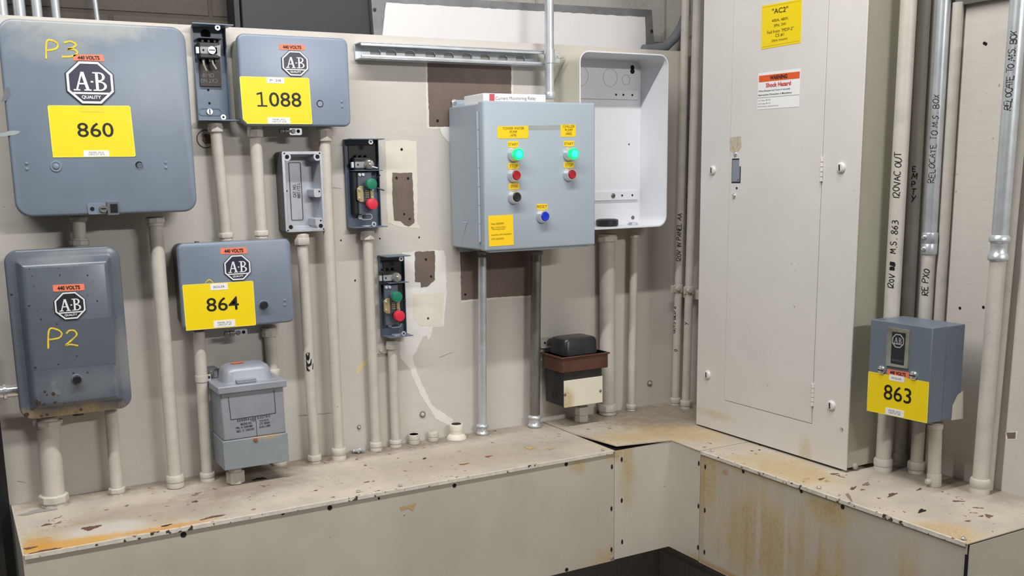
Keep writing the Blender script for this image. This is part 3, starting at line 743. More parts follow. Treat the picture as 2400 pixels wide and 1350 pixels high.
def chalk(t, F, w, lst, th, name='marker_writing'):
    """lst of (char, px box x0, y0, x1, y1)"""
    mb = MB(F)
    for ch, x0, y0, x1, y1 in lst:
        q = quad(F, w, (x0, y0), (x1, y0), (x1, y1), (x0, y1))
        write(mb, lambda x, y: F(*q(x / .65, y), w + .0005 + random.uniform(0, .0001)), ch, 1.0, 1.0, CHALK) if False else None
        for st in STROKES[ch]:
            L = smooth_line(st, 6); P = []; n = len(L); C_ = [q(a / .65, b) for a, b in L]
            for i in range(n):
                c = C_[min(i + 1, n - 1)]; d = C_[max(i - 1, 0)]; tx, ty = c[0] - d[0], c[1] - d[1]; k = math.hypot(tx, ty) or 1
                h = th * random.uniform(.8, 1.1) / 2
                P += [F(C_[i][0] - ty / k * h, C_[i][1] + tx / k * h, w + .0006), F(C_[i][0] + ty / k * h, C_[i][1] - tx / k * h, w + .0006)]
            mb.add(P, [(2 * i, 2 * i + 1, 2 * i + 3, 2 * i + 2) for i in range(n - 1)], CHALK)
    mb.build(name, t, label='hand lettered in yellow marker')


def latch(t, F, x, y, w, dark=False):
    u, v = PX(F, x, y, w); mb = MB(F)
    mb.prism(rr(u - .006, u + .021, v - .008, v + .007, .004), w - .012, w - .009, GALV); mb.disc(u + .013, v, w - .0092, w - .0085, .0038, HOLE, 12); mb.disc(u + .002, v, w - .0092, w - .006, .0048, GALVD, 12)
    mb.lathe(F(u - .026, v, w - .012), F(u, v, w - .012), [(0, .005), (.004, .006), (.006, .004), (.010, .004), (.011, .006), (.014, .006), (.015, .004), (.024, .004)], GALVD, 12)
    mb.build('latch', t, .0004)


def rivets(t, F, w, lst, m, r=.003):
    for x, y in lst:
        u, v = PX(F, x, y, w); MB(F).loft([[F(a, b, w + h) for a, b in circ(u, v, rr_, 12)] for h, rr_ in ((0, r), (.0012, r * .75), (.0016, r * .3))], m).build('rivet', t)


def lidbox(name, label, F, u0, u1, v0, v1, d, m, r=.016, inset=.006, bodym=BODY, lip=.016, tabs=(), marks=()):
    t = thing(name, label, 'starter box', F((u0 + u1) / 2, v0, .002), 'numbered starter boxes')
    mb = MB(F); mb.rbox(u0 + inset, u1 - inset, v0 + inset, v1 - inset * .6, r, [(.001, 0), (d - lip, 0)], bodym)
    for x, y in tabs:
        uu, vv = PX(F, x, y, d - lip); mb.box(uu - .004, uu + .004, v1 - .005, v1 + .002, d - lip - .012, d - lip - .002, bodym)
    mb.build('enclosure_body', t, .001)
    mb = MB(F); mb.rbox(u0, u1, v0, v1, r, [(d - lip, 0), (d - .0045, 0), (d - .0025, .0006), (d - .0008, .002), (d, .0045)], m, n=8)
    for pp, mm in marks: fill(mb, ragged([PX(F, *p, d) for p in pp], .0008), d + .0003, mm)
    mb.build('lid', t)
    return t


# ---- box 860
t = lidbox('motor_starter', 'largest blue grey starter box, with yellow placard 860 and yellow P 3 marking', BACK, .117, .4365, 1.444, 1.7865, .12, GREY, .026, .008, tabs=((58, 45), (322, 59)), marks=((((0, 312), (30, 306), (48, 308), (40, 315), (0, 320)), mat('scuff_pale', (150, 158, 160), .5)), (((10, 208), (20, 204), (26, 222), (14, 236), (2, 240), (8, 224)), mat('scuff_dark', (98, 104, 114), .5))))
emblem(t, BACK, 211, 194, 114, 103, .12)
volts(t, BACK, .12, (172, 128), (241, 128), (245, 144), (171, 142))
placard(t, BACK, .12, (111, 247), (305, 248), (318, 367), (124, 369), '860', (.32, .76, .39, .67), ((.365, .675, .01, .13, 'PANEL AC2\nCIRCUIT #16', 2),))
mb = MB(); q = quad(BACK, .1206, (189, 249), (243, 250), (243, 263), (189, 262)); qrect(mb, q, .1206, .1209, mat('faded_tape', (244, 206, 40), .35, var=.05, vscale=50), r=.05); mb.build('tape_strip', t)
chalk(t, BACK, .12, (('P', 108, 97, 137, 138), ('3', 145, 97, 182, 133)), .0032)
rivets(t, BACK, .12, ((62, 383), (63, 396), (388, 381), (389, 393)), GREY)
mb = MB(); u, v = PX(BACK, 131, 390, .12); mb.loft([[BACK(a, b, .12 + h) for a, b in circ(u, v, rr_, 20)] for h, rr_ in ((0, .0105), (.0015, .0095), (.0015, .0075), (.0003, .006), (.0025, .0045), (.003, .002))], GREY); mb.build('boss', t)
mb = MB(); u, v = PX(BACK, 326, 387, .12); mb.ring(u, v, .12, .1206, .0085, .007, GREY); mb.disc(u, v, .12, .1203, .007, HOLE); mb.disc(u + .0015, v - .001, .1203, .1206, .0057, mat('recess_blue', (82, 92, 108), .5)); mb.build('reset_hole', t)
u, v = PX(BACK, 240, 489, .12); mb = MB(); mb.prism(rr(u - .026, u + .006, v - .010, v + .010, .004), .12, .1225, GREYM); mb.box(u + .008, u + .028, v - .012, v + .012, .12, .126, GREYD); mb.box(u + .013, u + .026, v - .008, v + .008, .126, .1265, HOLE)
mb.disc(u + .001, v, .1225, .127, .007, GALVD, 16); mb.box(u - .004, u + .006, v - .0012, v + .0012, .127, .1273, HOLE); mb.disc(u - .018, v, .1225, .1228, .004, HOLE, 12); mb.build('latch', t, .0005)

# ---- box P2
t = thing('motor_starter', 'rust-spotted dark grey box with domed cover and yellow P 2 marking', 'starter box', BACK(.19, 1.07, .002))
MB().rbox(.098, .283, 1.074, 1.379, .02, [(.001, 0), (.088, 0)], BODY).build('enclosure_body', t)
U0, U1, V0, V1 = .090, .289, 1.068, 1.384
mb = MB(); mb.rbox(U0, U1, V0, V1, .024, [(.082, .001), (.082, 0), (.095, 0), (.0975, .0015), (.0985, .004), (.099, .012), (.1, .017), (.104, .020), (.114, .024), (.118, .027), (.12, .032)], GREYD, n=8)
fill(mb, [PX(BACK, *p, .12) for p in ((76, 758), (268, 742), (271, 852), (80, 868))], .1202, mat('old_placard_ghost', (88, 94, 104), .34, var=.05, vscale=12))
for x, y, r in ((105, 918, .003), (125, 923, .0045), (110, 925, .002), (85, 940, .004), (92, 945, .0045), (103, 948, .004), (85, 953, .004), (110, 972, .0035), (97, 975, .003), (62, 972, .006), (180, 835, .002), (205, 873, .002), (172, 874, .0022), (133, 760, .002), (96, 748, .002), (83, 862, .003), (137, 854, .002), (205, 645, .002), (190, 960, .004), (228, 705, .002)):
    fill(mb, ragged(circ(*PX(BACK, x, y, .12), r * .8, 9), r * .25, .1), .1204, mat('dark_rust_spot', (56, 42, 34), .7))
mb.build('lid', t)
emblem(t, BACK, 164, 716, 75, 66, .12, base=mat('emblem_black', (36, 38, 44), .4, var=.03))
volts(t, BACK, .12, (123, 668), (197, 665), (198, 680), (125, 684))
chalk(t, BACK, .12, (('P', 113, 773, 146, 817), ('2', 153, 774, 183, 810)), .003)
u, v = PX(BACK, 180, 888, .12); mb = MB(); mb.disc(u, v, .12, .122, .0095, GREYD); mb.disc(u, v, .122, .131, .0072, DARK); mb.build('reset_button', t, .0008, 'black push button')
u, v = PX(BACK, 184, 978, .07); MB().lathe((u, -.07, 1.074), (u, -.07, 1), [(0, .011), (.004, .013), (.007, .013), (.008, .009), (.012, .009), (.013, .011), (.016, .008)], GALVD, 16).build('latch_screw', t)
# ---- box 1088
t = lidbox('motor_starter', 'blue grey starter box with reflection-lightened lid and placard 1088 at the top of the board', BACK, .5455, .7755, 1.609, 1.787, .08, GREYL, .014, .006, bodym=mat('greenish_box_side', (150, 150, 138), .45), tabs=((601, 78), (761, 86)))
emblem(t, BACK, 691, 149, 63, 60, .08)
volts(t, BACK, .08, (653, 103), (713, 105), (715, 118), (655, 117))
placard(t, BACK, .08, (561, 179), (724, 183), (732, 291), (570, 290), '1088', (.22, .86, .37, .68), ((.38, .63, .87, .995, 'P-28', 1), (.345, .675, .005, .14, 'PANEL AC2\nCIRCUIT #18', 2)), cut=True)
rivets(t, BACK, .08, ((801, 238), (802, 250)), GREYL)
mb = MB(); u, v = PX(BACK, 750, 243, .08); mb.ring(u, v, .08, .0806, .0072, .0058, HOLE); mb.disc(u + .0008, v - .0008, .08, .0804, .006, GREYL); mb.build('reset_hole', t)
latch(t, BACK, 688, 307, .07)
# ---- box 864
t = lidbox('motor_starter', 'blue grey starter box with placard 864, in the middle of the left conduits', BACK, .4, .6285, 1.2065, 1.381, .085, GREYM, .013, .006, bodym=mat('dark_box_side', (82, 82, 78), .45), tabs=((463, 566),))
emblem(t, BACK, 556, 627, 64, 61, .085)
volts(t, BACK, .085, (516, 582), (577, 579), (580, 594), (517, 596))
placard(t, BACK, .085, (427, 668), (593, 658), (600, 762), (436, 775), '864', (.31, .77, .38, .68), ((.385, .63, .845, .985, 'BOILER', 1), (.39, .70, .02, .17, 'PANEL AC2\nCIRCUIT #7', 2)))
rivets(t, BACK, .085, ((667, 704), (668, 715)), GREYM)
u, v = PX(BACK, 617, 714, .085); mb = MB(); mb.disc(u, v, .085, .0865, .0095, GREYM); mb.disc(u, v, .0865, .095, .0078, DARK); mb.build('reset_button', t, .0008, 'black push button')
latch(t, BACK, 559, 781, .075)
mb = MB(); P = []
for i in range(9): P.append((481 + 19 * i / 8, 662 - 8 * math.sin(math.pi * i / 8)))
for a, b in zip(P, P[1:]): mb.sheet([PX(BACK, a[0], a[1], .085), PX(BACK, b[0], b[1], .085), PX(BACK, b[0], b[1] + 3, .085), PX(BACK, a[0], a[1] + 3, .085)], .0855, CHALK)
mb.build('marker_writing', t)


# ---- open control stations
def contact_block(t, F, u, v, w, s=1, lamp=True):
    mb = MB(F); mb.rbox(u - .021 * s, u + .020 * s, v - .016, v + .016, .003, [(w, 0), (w + .018, 0), (w + .02, .002)], DARK)
    for k in (-.014, -.002, .010): mb.box(u + k, u + k + .005, v - .022, v + .021, w + .002, w + .014, DARK)
    mb.build('contact_block', t, .0006, 'black moulded contact block')
    mb = MB(F); mb.rbox(u - .019, u + .014, v - .0065, v + .0065, .002, [(w + .02, 0), (w + .0215, 0)], mat('dull_terminal_metal', (150, 152, 156), .5, .2, var=.1, vscale=60)); mb.disc(u - .013, v, w + .0215, w + .0218, .002, HOLE, 10)
    mb.box(u - .026, u - .019, v - .006, v + .006, w + .012, w + .018, GALV); mb.build('terminal_clip', t, label='bright metal terminal clip')
    if lamp:
        mb = MB(F); mb.loft([[F(a, b, w + h) for a, b in circ(u + .012, v, r, 18)] for h, r in ((.0215, .0115), (.026, .0115), (.031, .0095), (.0335, .005), (.034, .001))], GLASS); mb.build('pilot_lamp', t)
    else:
        mb = MB(F); mb.disc(u + .003, v, w + .0215, w + .026, .0075, GALV, 16); mb.box(u - .003, u + .009, v - .001, v + .001, w + .026, w + .0263, HOLE)
        mb.prism([(u + .008, v - .006), (u + .020, v - .012), (u + .022, v + .012), (u + .010, v + .008)], w + .018, w + .0215, mat('dull_terminal_metal', (150, 152, 156), .5)); mb.build('terminal_screw', t)
    return


def station(label, u0, u1, v0, v1, d, m, side=True, over=0.0):
    t = thing('control_station', label, 'control station', BACK((u0 + u1) / 2, v0, .002), 'open control stations')
    mb = MB(); mb.box(u0, u1, v0, v1, .001, .003, m); mb.box(u1 - .0018, u1, v0, v1, .003, d * .3, m)
    if side: mb.box(u0, u0 + .0018, v0, v1, .003, d, m); mb.box(u0 + .0018, u0 + .007, v0 + .002, v1 - .002, d - .0018, d, m)
    else: mb.box(u0, u0 + .0018, v0, v1, .003, d * .2, m)
    mb.build('back_channel', t, .0006)
    for nm, vv in (('top_flange', v1), ('bottom_flange', v0)):
        mb = MB(); P = [(u0, .001), (u1, .001), (u1 + over, d * .8), (u1 + over, d), (u0 - over * 1.5, d)]
        z0, z1 = vv - .001, vv + .001
        mb.add([BACK(a, z0, w) for a, w in P] + [BACK(a, z1, w) for a, w in P], [(0, 1, 2, 3, 4), (9, 8, 7, 6, 5)] + [(i, (i + 1) % 5, 5 + (i + 1) % 5, 5 + i) for i in range(5)], m)
        s = -1 if nm == 'top_flange' else 1
        mb.disc((u0 + u1) / 2 + .008, vv + s * .006, d - .006, d - .004, .0055, GALV, 16); mb.disc((u0 + u1) / 2 + .008, vv + s * .006, d - .004, d - .0036, .0022, HOLE, 10)
        mb.build(nm, t, .0005)
    return t


SG = mat('station_grey', (92, 105, 122), .4, var=.05)
SGL = mat('station_pale_grey', (118, 132, 150), .4, var=.05)
u0, u1 = .474, .5395
t = station('open grey control station without cover between boxes 860 and 1088', u0, u1, 1.621, 1.805, .056, SGL, False, .006)
mb = MB(); a = PX(BACK, 461, 92, .008); b = PX(BACK, 513, 92, .008); c = PX(BACK, 467, 201, .008); mb.box(u0 + .010, u0 + .052, PX(BACK, 490, 202, .008)[1], PX(BACK, 485, 92, .008)[1], .003, .009, BROWNB)
q = quad(BACK, .0093, (468, 172), (508, 172), (510, 194), (470, 194))
put_text(mb, lambda s, t_: q(1 - s, 1 - t_), .0094, 'CAT NO\nCR-1B', 0, 1, 0, 1, GRYP, .01)
mb.build('fibre_plate', t, .0006, 'dark brown fibre plate')
mb = MB(); vz = PX(BACK, 488, 90, .02)[1]; mb.box(u0 + .008, u0 + .055, vz - .001, vz + .001, .003, .032, SGL); mb.disc(u0 + .028, vz + .010, .003, .0035, .010, HOLE, 18); mb.build('shelf', t, .0004)
contact_block(t, BACK, *PX(BACK, 490, 119, .024), .010, 1, False)
for x, y, dx, dy in ((476, 140, 8, 26), (497, 140, 10, 22)):
    P = [BACK(*PX(BACK, x, y, .022), .022), BACK(*PX(BACK, x + dx * .3, y + dy * .5, .03), .03), BACK(*PX(BACK, x + dx, y + dy, .03), .03)]; MB().tube(P, .0022, mat('bare_wire', (168, 160, 150), .4, .4), 8).build('wire', t)
for x, y in ((488, 211), (491, 242)): MB().disc(*PX(BACK, x, y, .003), .003, .0034, .0025, HOLE, 10).build('screw_hole', t)
u, v = PX(BACK, 492, 262, .003); MB().band(rr(u - .023, u + .023, v - .0075, v + .0075, .007, 5), rr(u - .0215, u + .0215, v - .006, v + .006, .0055, 5), .003, .0045, SGL).build('slotted_boss', t)
mb = MB(); mb.disc(u - .001, v, .003, .007, .006, GALV, 14); mb.box(u - .002, u, v - .005, v + .005, .007, .0073, HOLE); mb.build('screw', t)


def push_station(label, u0, u1, v0, v1, d, gp, rp, lp, blk):
    t = station(label, u0, u1, v0, v1, d, SG, False)
    contact_block(t, BACK, *PX(BACK, lp[0], lp[1], .028), .006)
    g = PX(BACK, gp[0], gp[1], .062); r = PX(BACK, rp[0], rp[1], .062)
    vt = g[1] + .028; vb = r[1] - .022; uc = (g[0] + r[0]) / 2
    mb = MB(); mb.box(u0 + .010, u0 + .046, vb, vt - .002, .003, .030, DARK)
    for k in range(4): mb.disc(u0 + .02 + .006 * (k % 2), vb + (vt - vb) * (.15 + .23 * k), .030, .0318, .002, GALV, 8)
    mb.build('contact_housing', t, .001, 'black moulded housing')
    mb = MB(); mb.box(u0 + .010, u1 - .002, vt, vt + .0016, .003, .04, SG); mb.box(u0 + .010, u1 - .004, vt + .0016, v1 - .012, .003, .006, DARK); mb.build('shelf', t, .0004)  # black sheet above the shelf paints the shaded upper interior
    mb = MB(); mb.box(uc - .022, uc + .010, vb, vt - .003, .030, .036, mat('bracket_grey', (88, 96, 108), .4, .3))
    for k in (-.014, -.006): mb.disc(uc + k - .004, vt - .008, .036, .0385, .0035, GALV, 10)
    mid = (g[1] + r[1]) / 2
    mb.prism([(uc - .026, mid - .012), (uc - .020, mid - .017), (uc - .012, mid - .017), (uc - .012, mid + .017), (uc - .020, mid + .017), (uc - .026, mid + .012)], .036, .04, BRASS)
    mb.prism([(uc + .004, mid - .014), (uc + .012, mid - .012), (uc + .012, mid + .012), (uc + .004, mid + .014)], .036, .04, BRASS)
    for k in (-.009, .009): mb.disc(uc - .021, mid + k, .04, .0425, .003, CHROME, 10); mb.disc(uc + .009, mid + k, .04, .0425, .003, CHROME, 10)
    for k in range(4): mb.box(uc - .008, uc + .001, mid - .008 + .0045 * k, mid - .006 + .0045 * k, .04, .042, BRASS)
    mb.build('button_bracket', t, .0005)
    for nm, (a, b), mt, cl in (('start_button', g, GREEN, 'green push button'), ('stop_button', r, RED, 'red push button')):
        mb = MB(); mb.disc(a, b, .036, .050, .0085, DARK if mt is RED else GALVD, 18); mb.loft([[BACK(x, y, h) for x, y in circ(a, b, q, 24)] for h, q in ((.050, .0118), (.060, .0122), (.0625, .0115), (.063, .009))], mt); mb.build(nm, t, 0, cl)
    mb = MB(); vv = v0 + .021; uu = (u0 + u1) / 2; mb.band(rr(uu - .006, uu + .022, vv - .007, vv + .007, .007, 5), rr(uu - .004, uu + .020, vv - .005, vv + .005, .005, 5), .003, .0045, GALV); mb.build('slotted_boss', t); MB().disc(uu - .008, vv, .003, .006, .005, GALV, 14).build('screw', t)
    mb = MB(); mb.prism(rr(uu - .018, uu + .018, .004, .014, .004), 0, .001, GALV)
    mb2 = MB(); P = [BACK(a, v0 + .0015, w) for a, w in rr(uu - .014, uu + .016, d * .45, d * .8, .006)]; P2 = [p + Vector((0, 0, .002)) for p in P]; mb2.loft([P, P2], GALV); mb2.build('clip', t)
    return t


t = push_station('upper open push button station, just right of the open cast metal box', .7845, .862, 1.3955, 1.5845, .051, (872, 431), (874, 478), (852, 386), None)
for x0, y0, x1, y1, m_ in ((884, 441, 901, 446, DARK), (882, 417, 891, 410, DARK), (872, 391, 885, 394, GALV)):
    MB().tube([BACK(*PX(BACK, x0, y0, .045), .045), BACK(*PX(BACK, x1, y1, .052), .052)], .0016, m_, 8).build('wire', t)
t = push_station('lower open push button station, with white filler splashed beside it', .8555, .915, 1.1465, 1.328, .051, (932, 696), (938, 741), (917, 651), None)
MB().tube([BACK(*PX(BACK, 942, 704, .045), .045), BACK(*PX(BACK, 951, 706, .052), .052)], .0016, DARK, 8).build('wire', t)

# ---- open cast metal box
t = thing('junction_box', 'open empty cast metal box with bare aluminium rim, right of the 864 box conduits', 'box', BACK(.675, 1.392, .002))
u0, u1, v0, v1, d = .6305, .7185, 1.392, 1.559, .051
mb = MB()
hol = rr(u0 + .006, u1 - .006, v0 + .006, v1 - .006, .012, 5)
mb.loft([[BACK(a, b, w) for a, b in rr(u0, u1, v0, v1, .005, 5)] for w in (.001, d - .002)], ALUD, True, False)
mb.band(rr(u0, u1, v0, v1, .005, 5), hol, d - .002, d, ALU)
mb.loft([[BACK(a, b, w) for a, b in rr(u0 + .006 + i, u1 - .006 - i, v0 + .006 + i, v1 - .006 - i, .012, 5)] for w, i in ((d, 0), (.006, .003))], ALU, False, True)
mb.build('casting', t, .0008)
mb = MB()
for a, b in ((u0 + .011, v0 + .011), (u1 - .011, v0 + .011), (u0 + .011, v1 - .011), (u1 - .011, v1 - .011)):
    mb.disc(a, b, .008, d - .0003, .0085, ALU, 16); mb.disc(a, b, d - .0003, d + .0003, .0045, HOLE, 14)
for a, b in ((u0 + .0045, v0 + .004), (u1 - .005, v0 + .004), (u0 + .0055, v1 - .004), (u1 - .006, v1 - .004)): mb.disc(a, b, d, d + .0003, .0018, HOLE, 10)
mb.build('corner_boss', t)
for yy in (452, 520):
    v = PX(BACK, 735, yy, .03)[1]; mb = MB(); mb.rbox(u1 - .022, u1 - .006, v - .009, v + .009, .004, [(.006, 0), (d - .002, 0)], ALU); mb.disc(u1 - .010, v + .003, d - .002, d - .0015, .002, HOLE, 10); mb.build('rib', t, .0008)
mb = MB(); u, v = PX(BACK, 694, 447, .006); mb.band(rr(u - .014, u + .013, v - .063, v + .060, .003), rr(u - .0125, u + .0115, v - .0615, v + .0585, .002), .006, .0072, ALUD)
q = lambda s, t_: (u + .009 - .016 * t_, v - .016 + .032 * s)
put_text(mb, q, .0066, 'CAT. NO.\n800T-1TZ L', 0, 1, 0, 1, ALUD, .02); mb.disc(PX(BACK, 672, 449, .006)[0], v, .006, .0065, .002, HOLE, 10); mb.build('cast_plate', t)

# ---- control box with push buttons
t = thing('control_cabinet', 'light grey pump control cabinet with lit green, red, black and blue push buttons', 'cabinet', BACK(1.19, 1.338, .002))
u0, u1, v0, v1 = 1.0425, 1.3345, 1.3375, 1.6605
MB().box(u0, u1 - .006, v0 + .002, v1 - .004, .004, .148, STEELGREY).build('enclosure_body', t, .003)
mb = MB(); mb.rbox(u0 - .001, u1, v0, v1, .004, [(.150, .0), (.166, 0), (.1685, .0012), (.17, .004)], STEELGREY); mb.build('door', t)
mb = MB()
for u in (u0 + .028, u1 - .035):
    mb.prism(rr(u - .018, u + .022, v1 - .01, v1 + .014, .006), .001, .004, STEELGREY)
for u in (u0 + .035, u1 - .045):
    mb.prism(rr(u - .018, u + .022, v0 - .012, v0 + .01, .006), .001, .004, STEELGREY)
mb.build('mounting_foot', t, .0006)
screw(t, BACK, 1064, 239, .004, .0065)
mb = MB(); u = u0 - .003
for k in range(7):
    a = v0 + .02 + (v1 - v0 - .04) * k / 7; mb.lathe(BACK(u, a, .149), BACK(u, a + 1, .149), [(0, .003), ((v1 - v0 - .04) / 7 - .001, .003)], STEELGREY, 10)
mb.build('hinge', t)
MB().box(u0 + .012, u1 - .012, v0 - .004, v0, .150, .163, STEELGREY).build('drip_lip', t, .001)
MB().box(u1, u1 + .003, v1 - .06, v1 - .032, .152, .16, STEELGREY).build('door_clamp', t, .0005)
mb = MB(); P = [(PX(BACK, 1104, 526, .06)[1], .06)]
mb.tube([(u0 - .0015, -.085, P[0][0] + .006), (u0 - .012, -.083, P[0][0] + .006), (u0 - .013, -.08, P[0][0] - .008)], .0012, STEELGREY, 8); mb.build('side_pin', t)


def clabel(tl, tr, br, bl, txt, rect, m=YELO, pm=OLVP, bold=.0, rad=.06, extra=()):
    w = .17; q = quad(BACK, w, tl, tr, br, bl); mb = MB(); qrect(mb, q, w, w + .0005, m, r=rad)
    e = mb.build('engraved_label' if extra == () else 'data_sticker', t, label='yellow label'); mb = MB()
    put_text(mb, q, w + .0008, txt, *rect, pm, bold)
    for tx, rc in extra: put_text(mb, q, w + .0008, tx, *rc, pm, bold)
    mb.build('lettering', e)


def bx(x0, y0, x1, y1, txt, rect=(.1, .9, .22, .78), bold=0.0):
    s = (x1 - x0) * -.012
    clabel((x0, y0), (x1, y0 + s), (x1, y1 + s), (x0, y1), txt, rect, bold=bold)


PB = mat('label_print_dark', (70, 56, 8), .5, var=0)
bx(1166, 296, 1238, 325, 'TOWER WATER\nPUMP\n(479)', (.16, .86, .08, .92))
bx(1314, 292, 1349, 321, 'CHILLER\nPUMP\n(480)', (.14, .92, .08, .96))
bx(1190, 331, 1215, 345, 'START', (.05, .95, .22, .7)); bx(1321, 330, 1345, 343, 'START', (.05, .95, .22, .7))
bx(1191, 382, 1216, 396, 'STOP', (.14, .9, .22, .78)); bx(1321, 380, 1345, 393, 'STOP', (.14, .9, .22, .78))
bx(1192, 430, 1217, 444, 'JOG', (.18, .82, .22, .8)); bx(1258, 478, 1283, 491, 'RESET', (.03, .97, .22, .78))
clabel((1144, 506), (1202, 503), (1204, 574), (1146, 578), 'Model: 2023200707', (.1, .62, .70, .76), rad=.01, extra=(('Bldg. 2 Tower Water\nMonitoring System', (.1, .7, .52, .64)), ('Assembly # 1001-2023200707', (.1, .92, .335, .395)), ('DATE: 06/20/2022', (.1, .6, .21, .265))))
mb = MB(); q = quad(BACK, .17, (1239, 294), (1313, 293), (1313, 304), (1239, 305)); qrect(mb, q, .17, .1702, mat('tape_residue', (156, 164, 164), .4, var=.05, vscale=40)); mb.build('tape_residue', t)


def pbutton(x, y, kind, mt, lab):
    u, v = PX(BACK, x, y, .17); w = .17
    mb = MB(); mb.loft([[BACK(a, b, w + h) for a, b in circ(u, v, r, 24)] for h, r in ((0, .0155), (.003, .0155), (.004, .0148), (.012, .0135), (.0145, .0125), (.0145, .0105), (.012, .0103))], CHROME, True, False)
    e = mb.build('bezel', t, 0, 'chrome bezel'); mb = MB()
    if kind == 'lit':
        n = 36; pr = lambda k: [(u + (k * (1 + .09 * max(0, math.cos(6 * 2 * math.pi * i / n)))) * math.cos(2 * math.pi * i / n + .3), v + (k * (1 + .09 * max(0, math.cos(6 * 2 * math.pi * i / n)))) * math.sin(2 * math.pi * i / n + .3)) for i in range(n)]
        mb.loft([[BACK(a, b, w + h) for a, b in pr(r)] for h, r in ((.010, .0115), (.022, .0125), (.0245, .0115))], GLOW)
        mb.loft([[BACK(a, b, w + h) for a, b in circ(u, v, r, 20)] for h, r in ((.0245, .0085), (.0258, .0078), (.0262, .005))], GLOWC)
        mb.build('lit_lens', t, 0, lab)
    else:
        mb.loft([[BACK(a, b, w + h) for a, b in circ(u, v, r, 24)] for h, r in ((.010, .0100), (.0158, .0100), (.0168, .0092), (.0163, .005))], mt); mb.build('push_button', t, 0, lab)


for x, y, k, mt, lab in ((1203.5, 362, 'lit', None, 'lit green start button, left'), (1333, 361, 'lit', None, 'lit green start button, right'), (1203, 411, '', DRED, 'red stop button, left'), (1333, 409, '', DRED, 'red stop button, right'), (1204, 462, '', DARK, 'black jog button'), (1270, 507, '', BLUE, 'blue reset button')):
    pbutton(x, y, k, mt, lab)

# ---- carton on the control cabinet
t = thing('carton', 'flat white carton lying on top of the grey pump control cabinet', 'carton', BACK(1.17, v1, .1))
a = PX(BACK, 1138, 222, .15); b = PX(BACK, 1281, 222, .15); zt = PX(BACK, 1139, 218, .15)[1]
z0 = v1 - .004
mb = MB(); c0 = a[0] - .004; c1 = b[0]
mb.box(c0, c1, z0 + .0005, zt, .055, .147, CARD); mb.build('carton_box', t, .0015)
mb = MB(); q = quad(BACK, .147, (1147, 220), (1282, 220), (1282, 237), (1147, 237)); qrect(mb, q, .147, .1474, mat('red_flash', (206, 84, 96), .5), 0, .085, .05, 1); put_text(mb, q, .1474, 'Current Monitoring Relay', .1, .8, .02, .62, GRYP, .0); mb.build('printing', t)

# ---- white open enclosure
t = thing('enclosure_shell', 'empty white enclosure without cover, half hidden by the grey pump control cabinet', 'enclosure', BACK(1.455, 1.37, .002))
u0, u1, v0, v1, d = 1.330, 1.59, 1.369, 1.783, .112
mb = MB(); R_ = .026
mb.loft([[BACK(a, b, w) for a, b in rr(u0, u1, v0, v1, R_, 8)] for w in (.001, d)], CREAMBOX, True, False)
mb.loft([[BACK(a, b, w) for a, b in rr(u0 + i, u1 - i, v0 + i, v1 - i, R_ - i, 8)] for w, i in ((d, 0), (d, .003), (.006, .004))], WHITEBOX, False, True)
mb.build('shell', t, 0)
for yy, h in ((221, .011), (459, .011)):
    v = PX(BACK, 1440, yy, .02)[1]; mb = MB(); mb.box(1.372, u1 - .014, v - h, v + h, .006, .012, WHITEBOX)
    for x in ((1403, 1444, 1461, 1482) if yy < 300 else (1437, 1458, 1482)):
        uu = PX(BACK, x, yy, .012)[0]; mb.disc(uu, v, .012, .0125, .0028, HOLE if x != 1403 else WHITEBOX, 10)
    mb.build('mounting_rail', t, .0008)
screw(t, BACK, 1403, 221, .012, .006, WHITEBOX); screw(t, BACK, 1437, 459, .012, .0065, GALVD, slot=True)
mb = MB(); mb.F = BACK
for x, y, r in ((1360, 178, .024), (1430, 182, .022), (1467, 187, .0125)):
    MB().ring(*PX(BACK, x, y, .006), .006, .0066, r, r - .0008, mat('knockout_line', (176, 172, 158), .5)).build('knockout', t)
mb = MB()
for x, y, r, m_ in ((1482, 158, .0055, HOLE), (1482, 167, .0065, HOLE), (1474, 338, .0022, GALVD), (1483, 510, .005, GALVD)): MB().disc(*PX(BACK, x, y, .006), .006, .007, r, m_, 12).build('bolt' if m_ is GALVD else 'keyhole', t)
u, v = PX(BACK, 1423, 525, .05); mb = MB(); mb.lathe((u, -.05, v0 + .0045), (u, -.05, 2), [(0, .026), (.002, .028), (.014, .028), (.016, .025), (.017, .021)], DARK, 24); mb.build('conduit_bushing', t, 0, 'black bushing inside the bottom')
u, v = PX(BACK, 1483, 530, .05); mb = MB(); mb.lathe((u, -.05, v0 + .004), (u, -.05, 2), [(0, .014), (.003, .014), (.0032, .011), (.006, .011)], GALV, 8); mb.build('locknut', t)
mb = MB(); q0 = PX(BACK, 1392, 115, .05)[0]; q1 = PX(BACK, 1443, 117, .05)[0]
mb.prism([(q0 - .02, v1 + .0), (q0, v1 + .006), (q0 + .012, v1 + .006), (q0 + .014, v1 + .003), (q1 - .012, v1 + .004), (q1 - .01, v1 + .007), (q1, v1 + .007), (q1 + .002, v1)], .05, .062, GALV); mb.build('hasp', t, .0006)

